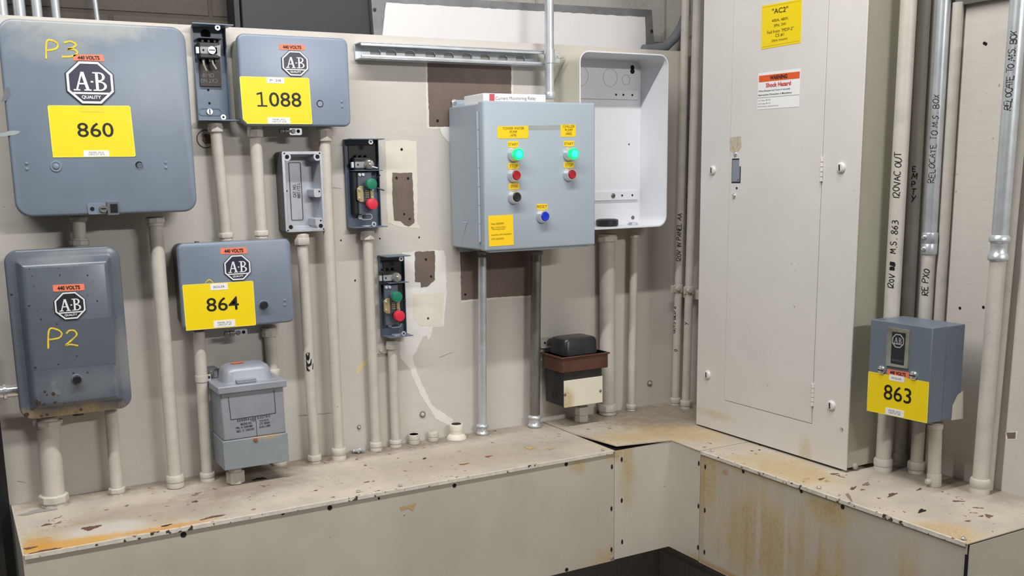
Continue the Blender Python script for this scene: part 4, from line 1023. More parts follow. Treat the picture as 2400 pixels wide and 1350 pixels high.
# ---- strut channel
t = thing('strut_channel', 'slotted galvanised strut channel fixed across the top of the board', 'channel', BACK(1.05, 1.77, .002))
u0, u1, v0, v1 = .8195, 1.2835, 1.7535, 1.788; hs = []
vm = (v0 + v1) / 2
for x, y in ((880, 118), (917, 121), (961, 123), (1009, 126), (1052, 127), (1095, 129), (1137, 131), (1179, 133), (1220, 135)):
    u = PX(BACK, x, y, .004)[0]; hs.append(rr(u - .0115, u + .0115, vm - .007, vm + .007, .0068, 5))
mb = MB(); mb.holed([(u0, v0), (u1, v0), (u1, v1), (u0, v1)], hs, .001, .0035, GALV)
for a, b in ((v0, v0 + .0025), (v1 - .0025, v1)): mb.box(u0, u1, a, b, .0035, .041, GALV)
mb.box(u0, u1, v0 + .0025, v0 + .0085, .0385, .041, GALV); mb.box(u0, u1, v1 - .0085, v1 - .0025, .0385, .041, GALV)
mb.build('channel', t, .0012)

# ---- tall panelboard
t = thing('panelboard', 'tall beige grey panelboard cabinet with yellow AC2 label and warning sticker, standing on the wireway', 'panelboard', (1.63, -.475, ZL + .004))
u0, u1, v0, v1 = .2415, .7115, ZL + .005, 2.2; WFr = -1.587
MB(RIGHT).box(u0 + .001, u1 - .001, v0 + .004, v1, -1.686, WFr - .0035, PANELB).build('cabinet_body', t, .001, 'olive grey cabinet side, darkened for its shade')
dl = PX(RIGHT, 1697, 938, WFr)[0]; dr = PX(RIGHT, 1903, 994, WFr); db = dr[1]; dr = dr[0]; db = (db + PX(RIGHT, 1696, 938, WFr)[1]) / 2
mb = MB(RIGHT); mb.holed([(u0, v0), (u1, v0), (u1, v1), (u0, v1)], [[(dl, db), (dr, db), (dr, 2.12), (dl, 2.12)]], WFr - .003, WFr, PANELG); mb.build('trim_plate', t, .0005)
MB(RIGHT).box(dl - .002, dr + .002, db - .002, 2.122, WFr - .0034, WFr - .003, HOLE).build('door_gap', t)
mb = MB(RIGHT); mb.box(dl + .0012, dr - .0012, db + .0012, 2.1188, WFr - .0029, WFr + .0004, PANELG); e = mb.build('door', t, .0006)
for x, y0, y1 in ((1918, 368, 425), (1901, 897, 950)):
    u = dr; mb = MB(RIGHT); a = PX(RIGHT, x, y0, WFr)[1]; b = PX(RIGHT, x, y1, WFr)[1]; n = 5
    for k in range(n):
        z = b + (a - b) * k / n; mb.lathe(RIGHT(u, z, WFr + .0022), RIGHT(u, z + 1, WFr + .0022), [(0, .0034), ((a - b) / n - .0012, .0034)], PANELG, 10)
    mb.box(u - .006, u + .001, b, a, WFr, WFr + .0012, PANELG); mb.build('hinge', t)
for x, y in ((1671, 399), (1972, 393), (1659, 878), (1949, 950)):
    u, v = PX(RIGHT, x, y, WFr); mb = MB(RIGHT); mb.loft([[RIGHT(a, b, WFr + h) for a, b in circ(u, v, r, 20)] for h, r in ((0, .0105), (.003, .0105), (.0055, .008), (.006, .004))], PANELG)
    mb.prism([(u - .0012, v - .006), (u + .0022, v - .006), (u + .0012, v + .006), (u - .0022, v + .006)], WFr + .006, WFr + .0063, HOLE); mb.build('quarter_turn_fastener', t)
screw(t, RIGHT, 1973, 1006, WFr, .0045); 
u, v = PX(RIGHT, 2005, 1093, -1.61); mb = MB(); z = PX(BACK, 2005, 1093, u1)[1]; xx = PX(BACK, 2005, 1093, u1)[0]; mb.loft([[BACK(a, b, u1 - .001 + h) for a, b in circ(xx, z, r, 16)] for h, r in ((0, .0065), (.002, .0065), (.0035, .004))], PANELB); mb.build('side_bolt', t)
mb = MB(RIGHT); a = PX(RIGHT, 1717, 373, WFr); b = PX(RIGHT, 1735, 428, WFr); W2 = WFr + .0004
mb.box(a[0] - .001, b[0] + .001, b[1] - .001, a[1] + .001, W2, W2 + .0004, HOLE); mb.box(a[0] + .0008, b[0] - .0016, b[1] + .002, a[1] - .0018, W2 + .0004, W2 + .0008, mat('latch_recess_grey', (136, 142, 156), .4)); mb.box(b[0] - .0035, b[0] + .002, b[1] + .036, a[1] + .002, W2 + .0004, W2 + .001, PANELG)
mb.disc(b[0] - .006, b[1] + .006, W2 + .0008, W2 + .001, .0015, HOLE, 8); mb.disc(*PX(RIGHT, 1727, 441, WFr), W2, W2 + .0004, .0028, HOLE, 10)
mb.build('latch_recess', e)
mb = MB(RIGHT); fill(mb, ragged([PX(RIGHT, *p, WFr) for p in ((1711, 322), (1737, 320), (1738, 345), (1730, 356), (1716, 358), (1711, 350))], .0008), W2 + .0002, mat('old_glue_patch', (190, 180, 160), .6, var=.12, vscale=90)); mb.build('glue_patch', e)
screw(e, RIGHT, 1724, 361, W2, .0055, h=.004); screw(e, RIGHT, 1721, 459, W2, .0055, h=.004)
q = quad(RIGHT, W2, (1786, 14), (1880, -3), (1877, 100), (1785, 116)); mb = MB(RIGHT); qrect(mb, q, W2, W2 + .0005, YEL)
for c in ((0.02, .98, .045, .055), (.02, .98, .955, .965)): mb.sheet([q(c[0], c[2]), q(c[1], c[2]), q(c[1], c[3]), q(c[0], c[3])], W2 + .0007, mat('dull_gold_line', (206, 176, 10), .4, var=0))
g = mb.build('identification_label', t, label='yellow label reading AC2'); mb = MB(RIGHT)
put_text(mb, q, W2 + .0008, '"AC2"', .27, .67, .77, .89, BLK, .008)
for tx, a, b, y in (('400A, 480V,', .27, .69, .61), ('3PH, 3W', .32, .63, .49), ('Fed from "MDP-2"', .15, .82, .365), ('CS #1', .36, .58, .26), ('(this room)', .27, .67, .15)): put_text(mb, q, W2 + .0008, tx, a, b, y - .038, y + .038, BLK, 0)
mb.build('lettering', g)
q = quad(RIGHT, W2, (1778, 172), (1876, 161), (1872, 250), (1775, 257)); mb = MB(RIGHT); qrect(mb, q, W2, W2 + .0005, WHT)
mb.sheet([q(.02, .75), q(.995, .75), q(.995, .93), q(.02, .93)], W2 + .0007, ORGD); mb.sheet([q(0, .315), q(1, .315), q(1, .325), q(0, .325)], W2 + .0007, GRYP)
g = mb.build('warning_sticker', t, label='white sticker with orange warning band'); mb = MB(RIGHT)
put_text(mb, q, W2 + .0009, 'WARNING', .29, .71, .785, .90, BLK, .04); put_text(mb, q, W2 + .0009, 'Shock Hazard', .2, .8, .59, .71, REDP, .03)
put_text(mb, q, W2 + .0009, '(When Energized and Cover is removed)', .02, .78, .47, .525, BLK, .01); put_text(mb, q, W2 + .0009, 'Appropriate Precaution is Mandatory', .01, .83, .36, .42, BLK, .01)
for tx, b, y in (('Line Voltage: 480 VAC', .33, .22), ('Shock Voltage: 480 VAC', .33, .13), ('Personal Clothing:  Restricted Clothing', .52, .05)): put_text(mb, q, W2 + .0009, tx, .02, b, y, y + .045, GRYP, 0)
mb.build('lettering', g)

# ---- box 863
t = thing('motor_starter', 'boxy slate grey starter with placard 863, beside the tall panelboard', 'starter box', (1.63, -.825, 1.025))
u0, u1, v0, v1 = .7555, .8965, 1.0255, 1.2085; wb, ws, wf = -1.681, -1.629, -1.587
mb = MB(RIGHT); mb.box(u0 + .001, u1 - .001, v0 + .001, v1 - .001, wb, ws - .0008, SLATE)
fill2 = [PX(BACK, x, y, u1 - .001) for x, y in ((2229, 985), (2232, 950), (2244, 925), (2257, 915), (2257, 981))]
mb.add([BACK(a, b, u1 - .0006) for a, b in fill2], [(0, 1, 2, 3, 4)], CREAMBOX); mb.build('enclosure_base', t, .001)
MB(RIGHT).box(u0, u1, v0, v1, ws, wf, SLATE).build('cover', t, .0015)
MB(RIGHT).box(u0 + .01, u0 + .018, v1, v1 + .0015, wf - .02, wf - .01, SLATE).build('top_rivet', t)
w = wf; o = quad(RIGHT, w, (2083, 766), (2135, 774), (2130, 864), (2079, 856)); i_ = quad(RIGHT, w, (2092, 777), (2124, 781), (2119, 857), (2088, 851))
mb = MB(RIGHT); O = [o(0, 0), o(1, 0), o(1, 1), o(0, 1)]; I = [i_(0, 0), i_(1, 0), i_(1, 1), i_(0, 1)]
mb.loft([[RIGHT(a, b, w) for a, b in O], [RIGHT(a, b, w + .004) for a, b in O], [RIGHT(a, b, w + .001) for a, b in I]], mat('pitted_bezel', (158, 158, 148), .35, .5, var=.12, vscale=60), False, False)
e = mb.build('nameplate_bezel', t, label='pitted metal nameplate frame')
mb = MB(RIGHT); mb.prism(I, w, w + .0012, mat('nameplate_black', (32, 34, 42), .35, var=.03)); u, v = PX(RIGHT, 2106, 799, w); a = PX(RIGHT, 2093, 797, w)[0]; b = PX(RIGHT, 2120, 801, w)[0]; ru = (b - a) / 2; rv = (PX(RIGHT, 2106, 783, w)[1] - PX(RIGHT, 2106, 815, w)[1]) / 2
f = lambda x, y: (u + x * ru, v + y * rv); W2 = w + .0012
SILD = mat('dull_silver_print', (176, 176, 174), .4, var=0)
mb.band(octa(f, 1.0), octa(f, .87), W2, W2 + .0005, SILD); mb.prism([f(-.8, -.42), f(.8, -.42), f(.72, -.52), f(-.72, -.52)], W2, W2 + .0005, SILD); ab_letters(mb, f, W2 + .0005, SILD)
q = quad(RIGHT, w, (2091, 841), (2117, 845), (2116, 849), (2091, 845)); put_text(mb, q, W2 + .0003, 'ALLEN-BRADLEY', 0, 1, 0, 1, GRYP, 0); mb.build('nameplate', e)
volts(t, RIGHT, wf, (2080, 864), (2131, 873), (2130, 887), (2079, 877))
placard(t, RIGHT, wf, (2036, 870), (2178, 896), (2173, 992), (2032, 962), '863', (.28, .735, .38, .76), ((.36, .61, .88, 1.02, 'BOILER', 1), (.32, .63, .015, .185, 'PANEL AC2\nCIRCUIT #5', 2)))
for x, y in ((2067, 867), (2142, 880)): screw(t, RIGHT, x, y, wf, .0085, h=.005, name='cover_screw', slot=True)

# ---- silver transformer
t = thing('transformer', 'silver grey control transformer with domed cap, standing over the left wireway', 'transformer', BACK(.52, .92, .02))
u0, u1, v0, v1, w0, w1 = .4535, .583, .921, 1.083, .033, .128
vs = PX(BACK, 600, 1024, w1)[1]
MB().box(u0, u1, vs, v1, w0, w1, MSILV).build('case', t, .003)
mb = MB(); mb.box(u0 - .0025, u1 + .003, v0, vs, w0 - .002, w1 + .0025, MSILVG); u, v = PX(BACK, 598, 1030, w1); mb.disc(u, v, w1 + .0025, w1 + .005, .0045, RUSTF, 12); mb.build('wiring_cover', t, .004)
mb = MB(); mb.box(u0 - .006, u1 + .006, v1 - .003, v1 + .012, w0 - .004, w1 + .006, MSILV); mb.build('lid_rim', t, .002)
def hrect(ins, z, r):
    return [Vector((a, -b, z)) for a, b in rr(u0 + ins, u1 - ins, w0 + ins * .6, w1 - ins * 1.15, r, 6)]
mb = MB(); z = v1 + .012; mb.loft([hrect(i, z + h, r) for i, h, r in ((.005, -.001, .02), (.012, .001, .02), (.0135, .004, .018), (.0165, .022, .018), (.020, .029, .018), (.027, .033, .016), (.035, .034, .012))], MSILV); mb.build('dome', t, 0)
MB().rbox(PX(BACK, 562, 905, w1)[0] - .004, PX(BACK, 608, 898, w1)[0] - .004, v1 + .0125, v1 + .021, .003, [(w1 - .03, 0), (w1 - .006, 0)], MSILV).build('cap_tab', t, .001)
mb = MB()
def line(p, q_, th, m_=BLK):
    a = PX(BACK, *p, w1); b = PX(BACK, *q_, w1); dx, dy = b[0] - a[0], b[1] - a[1]; L = math.hypot(dx, dy); nx, ny = -dy / L * th / 2, dx / L * th / 2
    mb.sheet([(a[0] + nx, a[1] + ny), (b[0] + nx, b[1] + ny), (b[0] - nx, b[1] - ny), (a[0] - nx, a[1] - ny)], w1 + .0004, m_)
DK = mat('faded_black_line', (50, 50, 54), .5, var=0)
line((535, 930), (541, 984), .0013, DK); line((541, 984), (646, 968), .0013, DK); line((642, 914), (646, 968), .0013, DK); line((599, 976), (603, 1026), .001, DK)
for tx, x0, y0, x1, y1, h in (('G E N E R A L', 555, 983, 588, 978, 6), ('E L E C T R I C', 603, 976, 633, 971, 6), ('MODEL NO.', 564, 992, 590, 988, 5), ('PRI. V. 240/480', 553, 1001, 592, 995, 5), ('SEC. V. 120/240', 554, 1009, 595, 1002, 5), ('9T51B10', 608, 985, 629, 981, 4), ('CY. 50/60', 608, 991, 632, 987, 5), ('KVA 1.000', 608, 999, 633, 994, 5)):
    q = quad(BACK, w1, (x0, y0), (x1, y1), (x1 + .5, y1 + h), (x0 + .5, y0 + h)); put_text(mb, q, w1 + .0005, tx, 0, 1, 0, 1, DK if h < 6 else BLK, .02)
u, v = PX(BACK, 594, 982, w1); mb.disc(u, v, w1, w1 + .0005, .0048, mat('round_monogram', (96, 98, 108), .5, var=0), 16)
mb.build('printing', t)
mb = MB(); z = v1 + .0463; mb.prism([(0, 0)], 0, 0, RUSTF) if False else None
P = [Vector((PX(BACK, 556, 865, .07)[0] + a * .014, -.075 + b * .006, z + .0006)) for a, b in circ(0, 0, 1, 9)]; P2 = [p + Vector((0, 0, .0012)) for p in P]
mb.loft([P, P2], mat('orange_flake', (196, 104, 60), .6, var=.2, vscale=80)); mb.build('flake', t)
ax = BACK(*PX(BACK, 553, 1118, .09), .09); u = PX(BACK, 552, 1118, .098)[0]
mb = MB(); mb.lathe((u, -.098, v0), (u, -.098, 0), [(0, .0135), (.012, .0135)], PAINTW, 20); mb.lathe((u, -.098, v0 - .012), (u, -.098, 0), [(0, .016), (.002, .0185), (.0245, .0185), (.026, .017)], PAINT, 6); mb.build('nipple', t)
mb = MB(); mb.box(u0 - .002, u0 + .02, v1 + .012, v1 + .034, .001, .029, MSILV); uu = u0 + .006; mb.disc(uu, v1 + .023, .029, .033, .006, GALVD, 14); mb.build('mounting_lug', t, .001)

# ---- dark transformer
t = thing('transformer', 'small black transformer with rusty brown band and ivory lower plate', 'transformer', BACK(1.35, .94, .02))
w1 = .11; a = PX(BACK, 1318, 875, w1); b = PX(BACK, 1425, 862, w1); vt = PX(BACK, 1319, 838, w1)[1]
mb = MB(); mb.box(a[0], b[0], a[1], vt, .016, w1, RUSTB); mb.box(a[0] - .004, b[0] + .004, vt - .004, vt, .014, w1 + .004, RUSTB); mb.build('core_band', t, .0015, 'rust brown band')
c0 = PX(BACK, 1324, 828, w1 - .008)[0]; c1 = PX(BACK, 1404, 825, w1 - .008)[0]; ct = PX(BACK, 1324, 797, w1 - .008)[1]
mb = MB(); mb.loft([[Vector((x, -y, z)) for x, y in rr(c0 + i, c1 - i, .026 + i, w1 - .008 - i, .014, 5)] for z, i in ((vt, 0), (ct - .008, .001), (ct - .002, .004), (ct, .01))], mat('black_bell_cap', (34, 34, 38), .35, var=.2, vscale=25)); mb.build('end_cap', t)
d0 = PX(BACK, 1322, 900, w1 - .006)[0]; d1 = PX(BACK, 1411, 890, w1 - .006)[0]; dbot = PX(BACK, 1322, 955, w1 - .006)[1]; dtop = PX(BACK, 1322, 893, w1 - .006)[1]
MB().box(d0, d1, dbot, a[1], .018, w1 - .0075, mat('black_case', (36, 35, 38), .45, var=.12, vscale=30)).build('wiring_compartment', t, .0015)
MB().box(d0 - .0005, d1 + .001, dbot - .001, dtop, w1 - .0075, w1 - .0045, IVORY).build('cover_plate', t, .0008, 'ivory cover plate')
for x, y in ((1324, 925), (1407, 916)): screw(t, BACK, x, y, w1 - .0045, .0035, GALVD)
mb = MB(); u, v = PX(BACK, 1298, 925, .06); mb.F = Frame((0, -1, 0), (-1, 0, 0)); mb.ring(.06, v, -d0, -d0 + .0008, .011, .0095, DARK); mb.build('knockout', t)
u = PX(BACK, 1362, 975, .05)[0]; mb = MB(); mb.lathe((u, -.05, dbot), (u, -.05, 0), [(0, .013), (.018, .013)], PAINT, 16); k = dbot - .018 - ZL; mb.lathe((u, -.05, dbot - .018), (u, -.05, 0), [(0, .018), (k * .5, .018), (k * .55, .016), (k * .6, .018), (k - .0015, .018)], PAINT, 8); mb.build('nipple', t)
mb = MB(); u, v = PX(BACK, 1274, 803, .01); mb.prism(rr(u - .012, u + .03, v - .013, v + .011, .004), .0005, .016, PAINT); mb.disc(u, v, .016, .0165, .003, HOLE, 10); mb.build('mounting_bracket', t, .0006)

# ---------------------------------------------------------------- conduits on the back board
PT = PAINT
c = conduit('short beige conduit nipple joining box 860 to the domed box below', BACK, (184, 507), (187, 575), .06, .024, PT, (('hex', 507, 520, .033, PT), ('hexu', 558, 575, .036, PT)))
c = conduit('thick beige conduit dropping from the right side of box 860 to the wireway', BACK, (363, 508), (412, 1141), .06, .0275, PT, (('hex', 508, 529, .037, PT), ('ring', 1112, 1141, .036, PT)))
c = conduit('fattest beige conduit at far left, under the domed box, with large hex locknut', BACK, (111, 975), (127, 1184), .05, .0425, PT, (('hex', 984, 1000, .054, PT), ('hex', 1157, 1184, .056, PT)))
c = conduit('beige conduit from the right underside of the domed box to the wireway', BACK, (260, 962), (275, 1159), .043, .0245, PT, (('hex', 1142, 1159, .033, PT),))
c = conduit('beige conduit linking the coverless control station down to box 864', BACK, (504, 289), (531, 564), .03, .0235, PT, (('hexu', 290, 310, .032, PT), ('hex', 545, 564, .031, PT)))
c = conduit('beige conduit linking the left underside of box 1088 down to box 864', BACK, (597, 294), (614, 559), .038, .025, PT, (('hexu', 296, 322, .034, PT), ('hex', 540, 559, .031, PT)))
c = conduit('long beige conduit from the right underside of box 1088 to the wireway', BACK, (759, 296), (795, 1077), .044, .0245, PT, (('hexu', 298, 332, .036, PT), ('ring', 1049, 1077, .034, PT)))
c8 = conduit('beige conduit under the left of box 864, strapped beside the silver transformer', BACK, (466, 776), (487, 1127), .048, .0235, PT, (('ring', 1106, 1127, .031, PT),))
t, A, Bp, py, r = c8; P = py(886); MB().lathe(P + Vector((0, 0, .006)), P, [(0, r + .0015), (.013, r + .0015)], PT, 20).build('strap', t); mb = MB(); mb.box(P.x + r - .002, P.x + .0185, P.z - .007, P.z + .006, .046, .0485, PT); mb.disc(P.x + .0145, P.z, .0485, .049, .003, HOLE, 10); mb.build('strap_ear', t)
c9 = conduit('beige conduit under the right of box 864, passing behind the silver transformer', BACK, (631, 764), (656, 1098), .0138, .0255, PT, (('hexu', 766, 788, .036, PT), ('sleeve', 864, 886, .033, PT), ('ring', 1082, 1098, .033, PT)), wb=.0138)
c10 = conduit('beige conduit under the open cast metal box, smudged with black tape', BACK, (707, 547), (738, 1084), .037, .0235, PT, (('hexu', 549, 574, .034, PT), ('hex', 1065, 1084, .032, PT)))
t, A, Bp, py, r = c10; mb = MB(); P = py(847)
for k in range(3):
    z = P.z + (.012, -.002, -.012)[k]; n = (CAM - P).normalized(); s = Vector((n.y, -n.x, 0)).normalized() * -1
    pts = [P + Vector((0, 0, z - P.z)) + (Matrix.Rotation(a, 3, 'Z') @ Vector((n.x, n.y, 0)).normalized()) * (r + .0006) + Vector((0, 0, dz)) for a, dz in (((-.5, -.006), (-.1, -.008), (.1 + .3 * k, -.004), (.2 + .3 * k, .009), (-.2, .010), (-.55, .006)))]
    mb.add(pts, [(0, 1, 2, 3, 4, 5)], TAPE)
mb.build('tape_scrap', t)
c = conduit('beige conduit under the upper push button station', BACK, (861, 540), (882, 1056), .022, .0225, PT, (('hexu', 541, 562, .034, PT), ('ring', 1035, 1056, .029, PT)))
c = conduit('short beige conduit under the lower push button station', BACK, (919, 798), (928, 1047), .016, .0215, PT, (('hexu', 800, 818, .031, PT), ('ring', 1030, 1047, .029, PT)))
t = c[0]; mb = MB(); u, v = PX(BACK, 896, 820, .004); mb.box(u - .014, u + .014, v - .009, v + .009, .0005, .005, PT); mb.disc(u - .004, v, .005, .008, .005, PT, 12); mb.build('strap', t, .001)
c = conduit('bright galvanised conduit under the left of the pump control cabinet', BACK, (1130, 588), (1131, 1019), .027, .0205, GALV, (('comp', 588, 604, .028, GALVD), ('comp', 993, 1019, .031, GALV)))
c = conduit('tarnished dark conduit under the middle of the pump control cabinet', BACK, (1257, 588), (1253, 1001), .035, .0255, GALVD, (('hex', 588, 597, .034, GALVD), ('comp', 972, 1001, .035, GALV)))
c = conduit('thick beige conduit under the white open enclosure, behind the dark transformer', BACK, (1423, 548), (1424, 970), .027, .0405, PT, (('hexu', 548, 566, .052, PT), ('hex', 945, 970, .052, PT)))
c = conduit('slim beige conduit under the right end of the white open enclosure', BACK, (1487, 546), (1479, 962), .026, .0205, PT, (('hexu', 547, 558, .026, PT), ('hex', 947, 962, .028, PT)))
c = conduit('bright galvanised conduit coming down through the strut channel into the control cabinet', BACK, (1287, 0), (1288, 232), .055, .0215, GALV, (('sleeve', 216, 232, .027, GALV),), ext=.5)
t, A, Bp, py, r = c; P = py(133); mb = MB(); mb.lathe(P + Vector((0, 0, .017)), P, [(0, r + .0018), (.032, r + .0018)], GALV, 20); mb.box(P.x + r, P.x + r + .018, P.z - .014, P.z + .014, .05, .0565, GALV); mb.lathe((P.x + r + .004, -.075, P.z), (P.x + r + .004, 0, P.z), [(0, .006), (.004, .006)], CHROME, 6); mb.lathe((P.x + r + .017, -.0535, P.z), (P.x + 1, -.0535, P.z), [(0, .0055), (.003, .0055), (.0032, .0028), (.014, .0028)], CHROME, 8); mb.build('pipe_clamp', t, .0006)
c18a = conduit('slim beige conduit nearest the room corner, marker lettered PANEL AA', BACK, (1607, 0), (1583, 949), .032, .0205, PT, (('hex', 932, 949, .029, PT),), ext=.6)
t, A, Bp, py, r = c18a; pipe_writing(t, A, Bp, py, r, 614, '120V IN PANEL AA', .0115, .0016, -.15)
pipe_writing(t, A, Bp, py, r, 780, 'GUTS BLD 6', .010, .0015, -1.0); pipe_writing(t, A, Bp, py, r, 822, '0', .009, .0015, -.3)
P = py(676); mb = MB(); mb.lathe(P + Vector((0, 0, .010)), P, [(0, r + .002), (.020, r + .002)], PT, 20); mb.box(P.x - r - .014, P.x - r + .002, P.z - .009, P.z + .009, .03, .036, PT); mb.disc(P.x - r + .0, P.z + .001, .04, .047, .006, PT, 12); mb.build('pipe_clamp', t, .0008)
c18b = conduit('beige conduit hard against the left side of the tall panelboard', BACK, (1634, 0), (1607, 957), .082, .0215, PT, (('hex', 938, 957, .031, PT),), ext=.6)
t, A, Bp, py, r = c18b; P = py(680); mb = MB(); mb.lathe(P + Vector((0, 0, .010)), P, [(0, r + .002), (.020, r + .002)], PT, 20); mb.box(P.x - r - .006, P.x - r + .006, P.z - .009, P.z + .009, .08, .086, PT); mb.disc(P.x - r + .002, P.z, .088, .098, .006, PT, 12); mb.build('pipe_clamp', t, .0008)
pipe_writing(t, A, Bp, py, r, 760, 'Y', .011, .0015, -.5)
t = MB(RIGHT).box(.015, .20, PX(RIGHT, 1633, 690, -1.72)[1] - .012, PX(RIGHT, 1633, 690, -1.72)[1] + .012, WR + .0005, -1.7105, PT).build('strut_channel', bevel=.001); tag(t, 'short beige painted strut holding the two corner conduit clamps beside the panelboard', 'channel')

# conduits on the right wall ---------------------------------------------------
c20 = conduit('beige conduit right of the panelboard, marker lettered 120 VAC OUT', RIGHT, (2130, 0), (2069, 1104), -1.665, .0305, PT, (('ring', 1073, 1104, .038, PT),), ext=.5)
t, A, Bp, py, r = c20
pipe_writing(t, A, Bp, py, r, 466, '120VAC OUT', .0125, .0016, -.25); pipe_writing(t, A, Bp, py, r, 592, 'M.S. 863', .0125, .0016, -.25); pipe_writing(t, A, Bp, py, r, 676, '120V', .011, .0016, -.25); pipe_writing(t, A, Bp, py, r, 632, '##', .011, .0024, -.25)
c21 = conduit('beige conduit marker lettered EMPTY, behind the 120 VAC OUT conduit', RIGHT, (2165, 0), (2107, 1093), -1.722, .027, PT, (('ring', 1060, 1093, .031, PT),), ext=.5)
t, A, Bp, py, r = c21; pipe_writing(t, A, Bp, py, r, 388, 'EMPTY', .0115, .0017, .0, up=False)
c22 = conduit('galvanised conduit lettered RELOCATE TO M.S. BOX, painted beige below its coupling', RIGHT, (2212, -2), (2147, 1108), -1.712, .0255, PT, (('hex', 1080, 1108, .036, PT), ('sleeve', 545, 596, .0305, GALV)), ext=.5)
t, A, Bp, py, r = c22; P = py(566); MB().tube([A, P], r + .0004, GALV, 20).build('galvanised_length', t, 0, 'unpainted galvanised length')
pipe_writing(t, A, Bp, py, r, 428, 'RELOCATE TO M.S. BOX', .0118, .0016, -.3)
pipe_writing(t, A, Bp, py, r, 690, 'RE PXO', .012, .0016, -.3)
for yy in (555, 582):
    P = py(yy); n = Vector((-.75, -.66, 0)); n = Matrix.Rotation(-.75, 3, 'Z') @ n; MB().lathe(P + n * .015, P + n * .03, [(0, .0045), (.004, .0045), (.0055, .003)], CHROME, 10).build('set_screw', t)
c25 = conduit('slim beige conduit half hidden behind the lettered galvanised conduit', RIGHT, (2246, 6), (2178, 1098), -1.7335, .0215, PT, ())
c23 = conduit('short stained beige stub from the underside of box 863', RIGHT, (2193, 990), (2189, 1139), -1.664, .0245, PAINTW, (('sleeve', 1109, 1139, .027, PAINTW), ('ring', 994, 1004, .029, PT)))
t, A, Bp, py, r = c23; P = py(1126); n = Vector((-.9, .1, 0)).normalized(); MB().lathe(P + n * .012, P + n * .03, [(0, .006), (.007, .006), (.009, .004)], PAINTW, 10).build('set_screw', t)
c24 = conduit('rightmost conduit, galvanised with two-ring coupling above and painted beige below', RIGHT, (2388, 0), (2295, 1156), -1.70, .0285, PT, (('ring', 1120, 1156, .037, PT), ('comp', 549, 612, .0375, GALV)), ext=.5)
t, A, Bp, py, r = c24; P = py(575); MB().tube([A, P], r + .0004, GALV, 20).build('galvanised_length', t, 0, 'unpainted galvanised length')
pipe_writing(t, A, Bp, py, r, 258, 'RELOCATE TO M.S. BOX', .0118, .0016, -.35, space=.62)
c26 = conduit('beige conduit behind the rightmost galvanised one, at the right border', RIGHT, (2412, 40), (2312, 1140), -1.7315, .024, PT, ())
a = PX(RIGHT, 2190, 12, -1.715); b = PX(RIGHT, 2420, -12, -1.715)
t = MB(RIGHT).box(a[0], b[0] + .1, a[1] - .006, a[1] + .04, WR + .0005, -1.733, GALVD).build('strut_channel', bevel=.001); tag(t, 'dark strut channel behind the galvanised conduits at the top right', 'channel')

# ---------------------------------------------------------------- small things
t = thing('conduit_connector', 'bright threaded connector entering the left side of the domed box', 'connector', (.06, -.05, 1.12))
v = PX(BACK, 20, 917, .05)[1]; MB().lathe((-.02, -.05, v), (1, -.05, v), [(0, .012), (.05, .012), (.051, .016), (.062, .016), (.063, .013), (.068, .013), (.069, .0165), (.078, .0165), (.079, .0125), (.086, .0125), (.087, .0155), (.092, .0155), (.093, .012), (.1175, .012)], CHROME, 16).build('connector', t)


def stub(label, x, y0, y1, d, m, cap=True, w=.015):
    u, v = PX(BACK, x, y0, w); h = v - ZL; t = thing('conduit_stub', label, 'conduit stub', BACK(u, ZL, w), 'conduit stubs on the wireway'); q = d / 2
    mb = MB(); mb.lathe((u, -w, ZL + .0005), (u, -w, 3), [(0, q), (h * .35, q), (h * .4, q * .92), (h * .45, q), (h * .9, q), (h, q * .9)], m, 10); mb.build('fitting', t, .0006)
    mb = MB(); mb.lathe((u, -w, ZL + h - .0005), (u, -w, 3), [(0, q * .8), (.001, q * .8)], HOLE, 16); mb.build('bore', t)
    return t


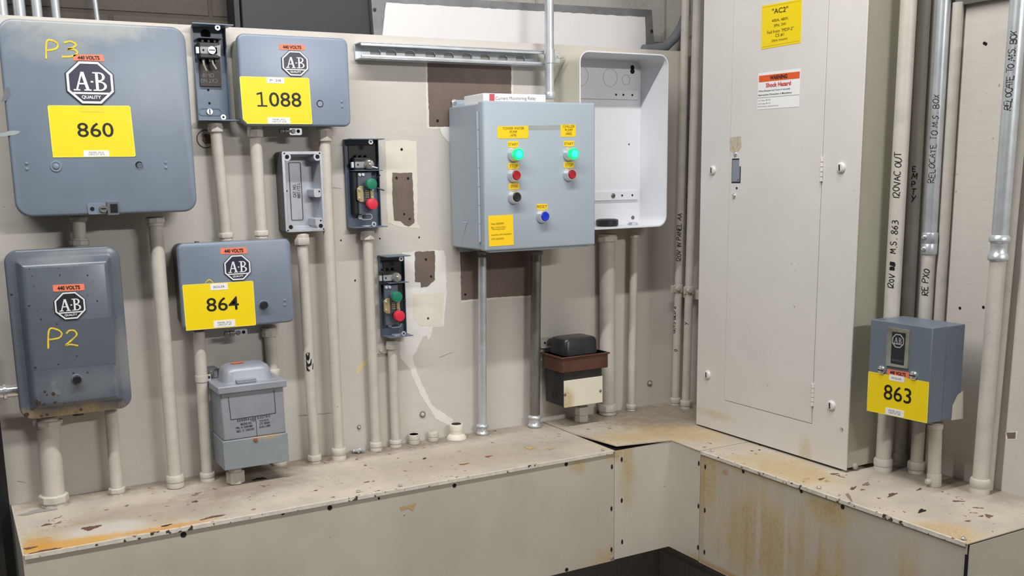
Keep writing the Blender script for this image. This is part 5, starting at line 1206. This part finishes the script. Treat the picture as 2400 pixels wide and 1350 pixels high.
stub('left of two small cut off conduit stubs on the wireway', 970, 1018, 1038, .027, PT, w=.016)
stub('right of two small cut off conduit stubs on the wireway', 1015, 1012, 1032, .026, PT, w=.017)
t = thing('conduit_stub', 'rounded capped conduit stub on the wireway where the white filler streak ends', 'conduit stub', BACK(1.029, ZL, .029))
u = PX(BACK, 1070, 1015, .029)[0]; MB().lathe((u, -.029, ZL + .0005), (u, -.029, 3), [(0, .024), (.005, .023), (.011, .018), (.012, .0155), (.020, .0155), (.0205, .016), (.032, .0165), (.036, .0145)], PATCHC, 20).build('cap', t); MB().lathe((u, -.029, ZL + .036), (u, -.029, 3), [(0, .012), (.001, .012)], HOLE, 16).build('bore', t)
t = thing('wire_connectors', 'small loose clump of silver wire ends lying on the wireway by the wall', 'wire scrap', BACK(.765, ZL, .02))
for x, y, dx, dy in ((826, 1060, 10, -4), (832, 1062, 14, -8), (840, 1062, 8, -10)):
    a = BACK(*PX(BACK, x, y, .012), .012); b = BACK(*PX(BACK, x + dx, y + dy, .02), .03); a.z = max(a.z, ZL + .005); b.z = max(b.z, ZL + .006); MB().lathe(a, b, [(0, .004), (.008, .0045), (.009, .003), (.022, .003)], GALV, 10).build('wire_end', t)
t = thing('ring_nut', 'round knockout and steel locknut on the board below the coverless control station', 'nut', BACK(*PX(BACK, 480, 325, .0), .001))
u, v = PX(BACK, 482, 326, .001); mb = MB(); mb.ring(u, v, .0005, .0012, .0185, .0165, mat('knockout_dark', (84, 72, 58), .6)); mb.ring(u, v, .0005, .0015, .0165, .0105, BOARD); mb.band(circ(u + .004, v, .0105, 6), circ(u + .004, v, .0068, 6), .0005, .004, mat('dull_bronze', (104, 88, 70), .5, .3)); mb.disc(u + .004, v, .0005, .003, .0066, mat('dull_bronze', (104, 88, 70), .5, .3)); mb.build('locknut', t)
for x, y, lab in ((990, 971, 'painted anchor bolt on the board above the small conduit stubs'), (1522, 898, 'painted anchor bolt on the board right of the slim conduit'), (841, 1001, 'tiny painted bolt head on the board left of the upper station conduit')):
    u, v = PX(BACK, x, y, 0); r = .008 if y != 1001 else .005; t = thing('anchor_bolt', lab, 'bolt', BACK(u, v, .0005))
    MB().ring(u, v, .0005, .0015, r, r * .75, mat('bolt_shadow_ring', (138, 130, 118), .6)).build('shade_ring', t); MB().loft([[BACK(a, b, h) for a, b in circ(u, v, q, 12)] for h, q in ((.0005, r * .6), (.004, r * .55), (.005, r * .3))], PAINT).build('bolt_head', t)  # flat ring whose darker colour paints shade around the bolt head
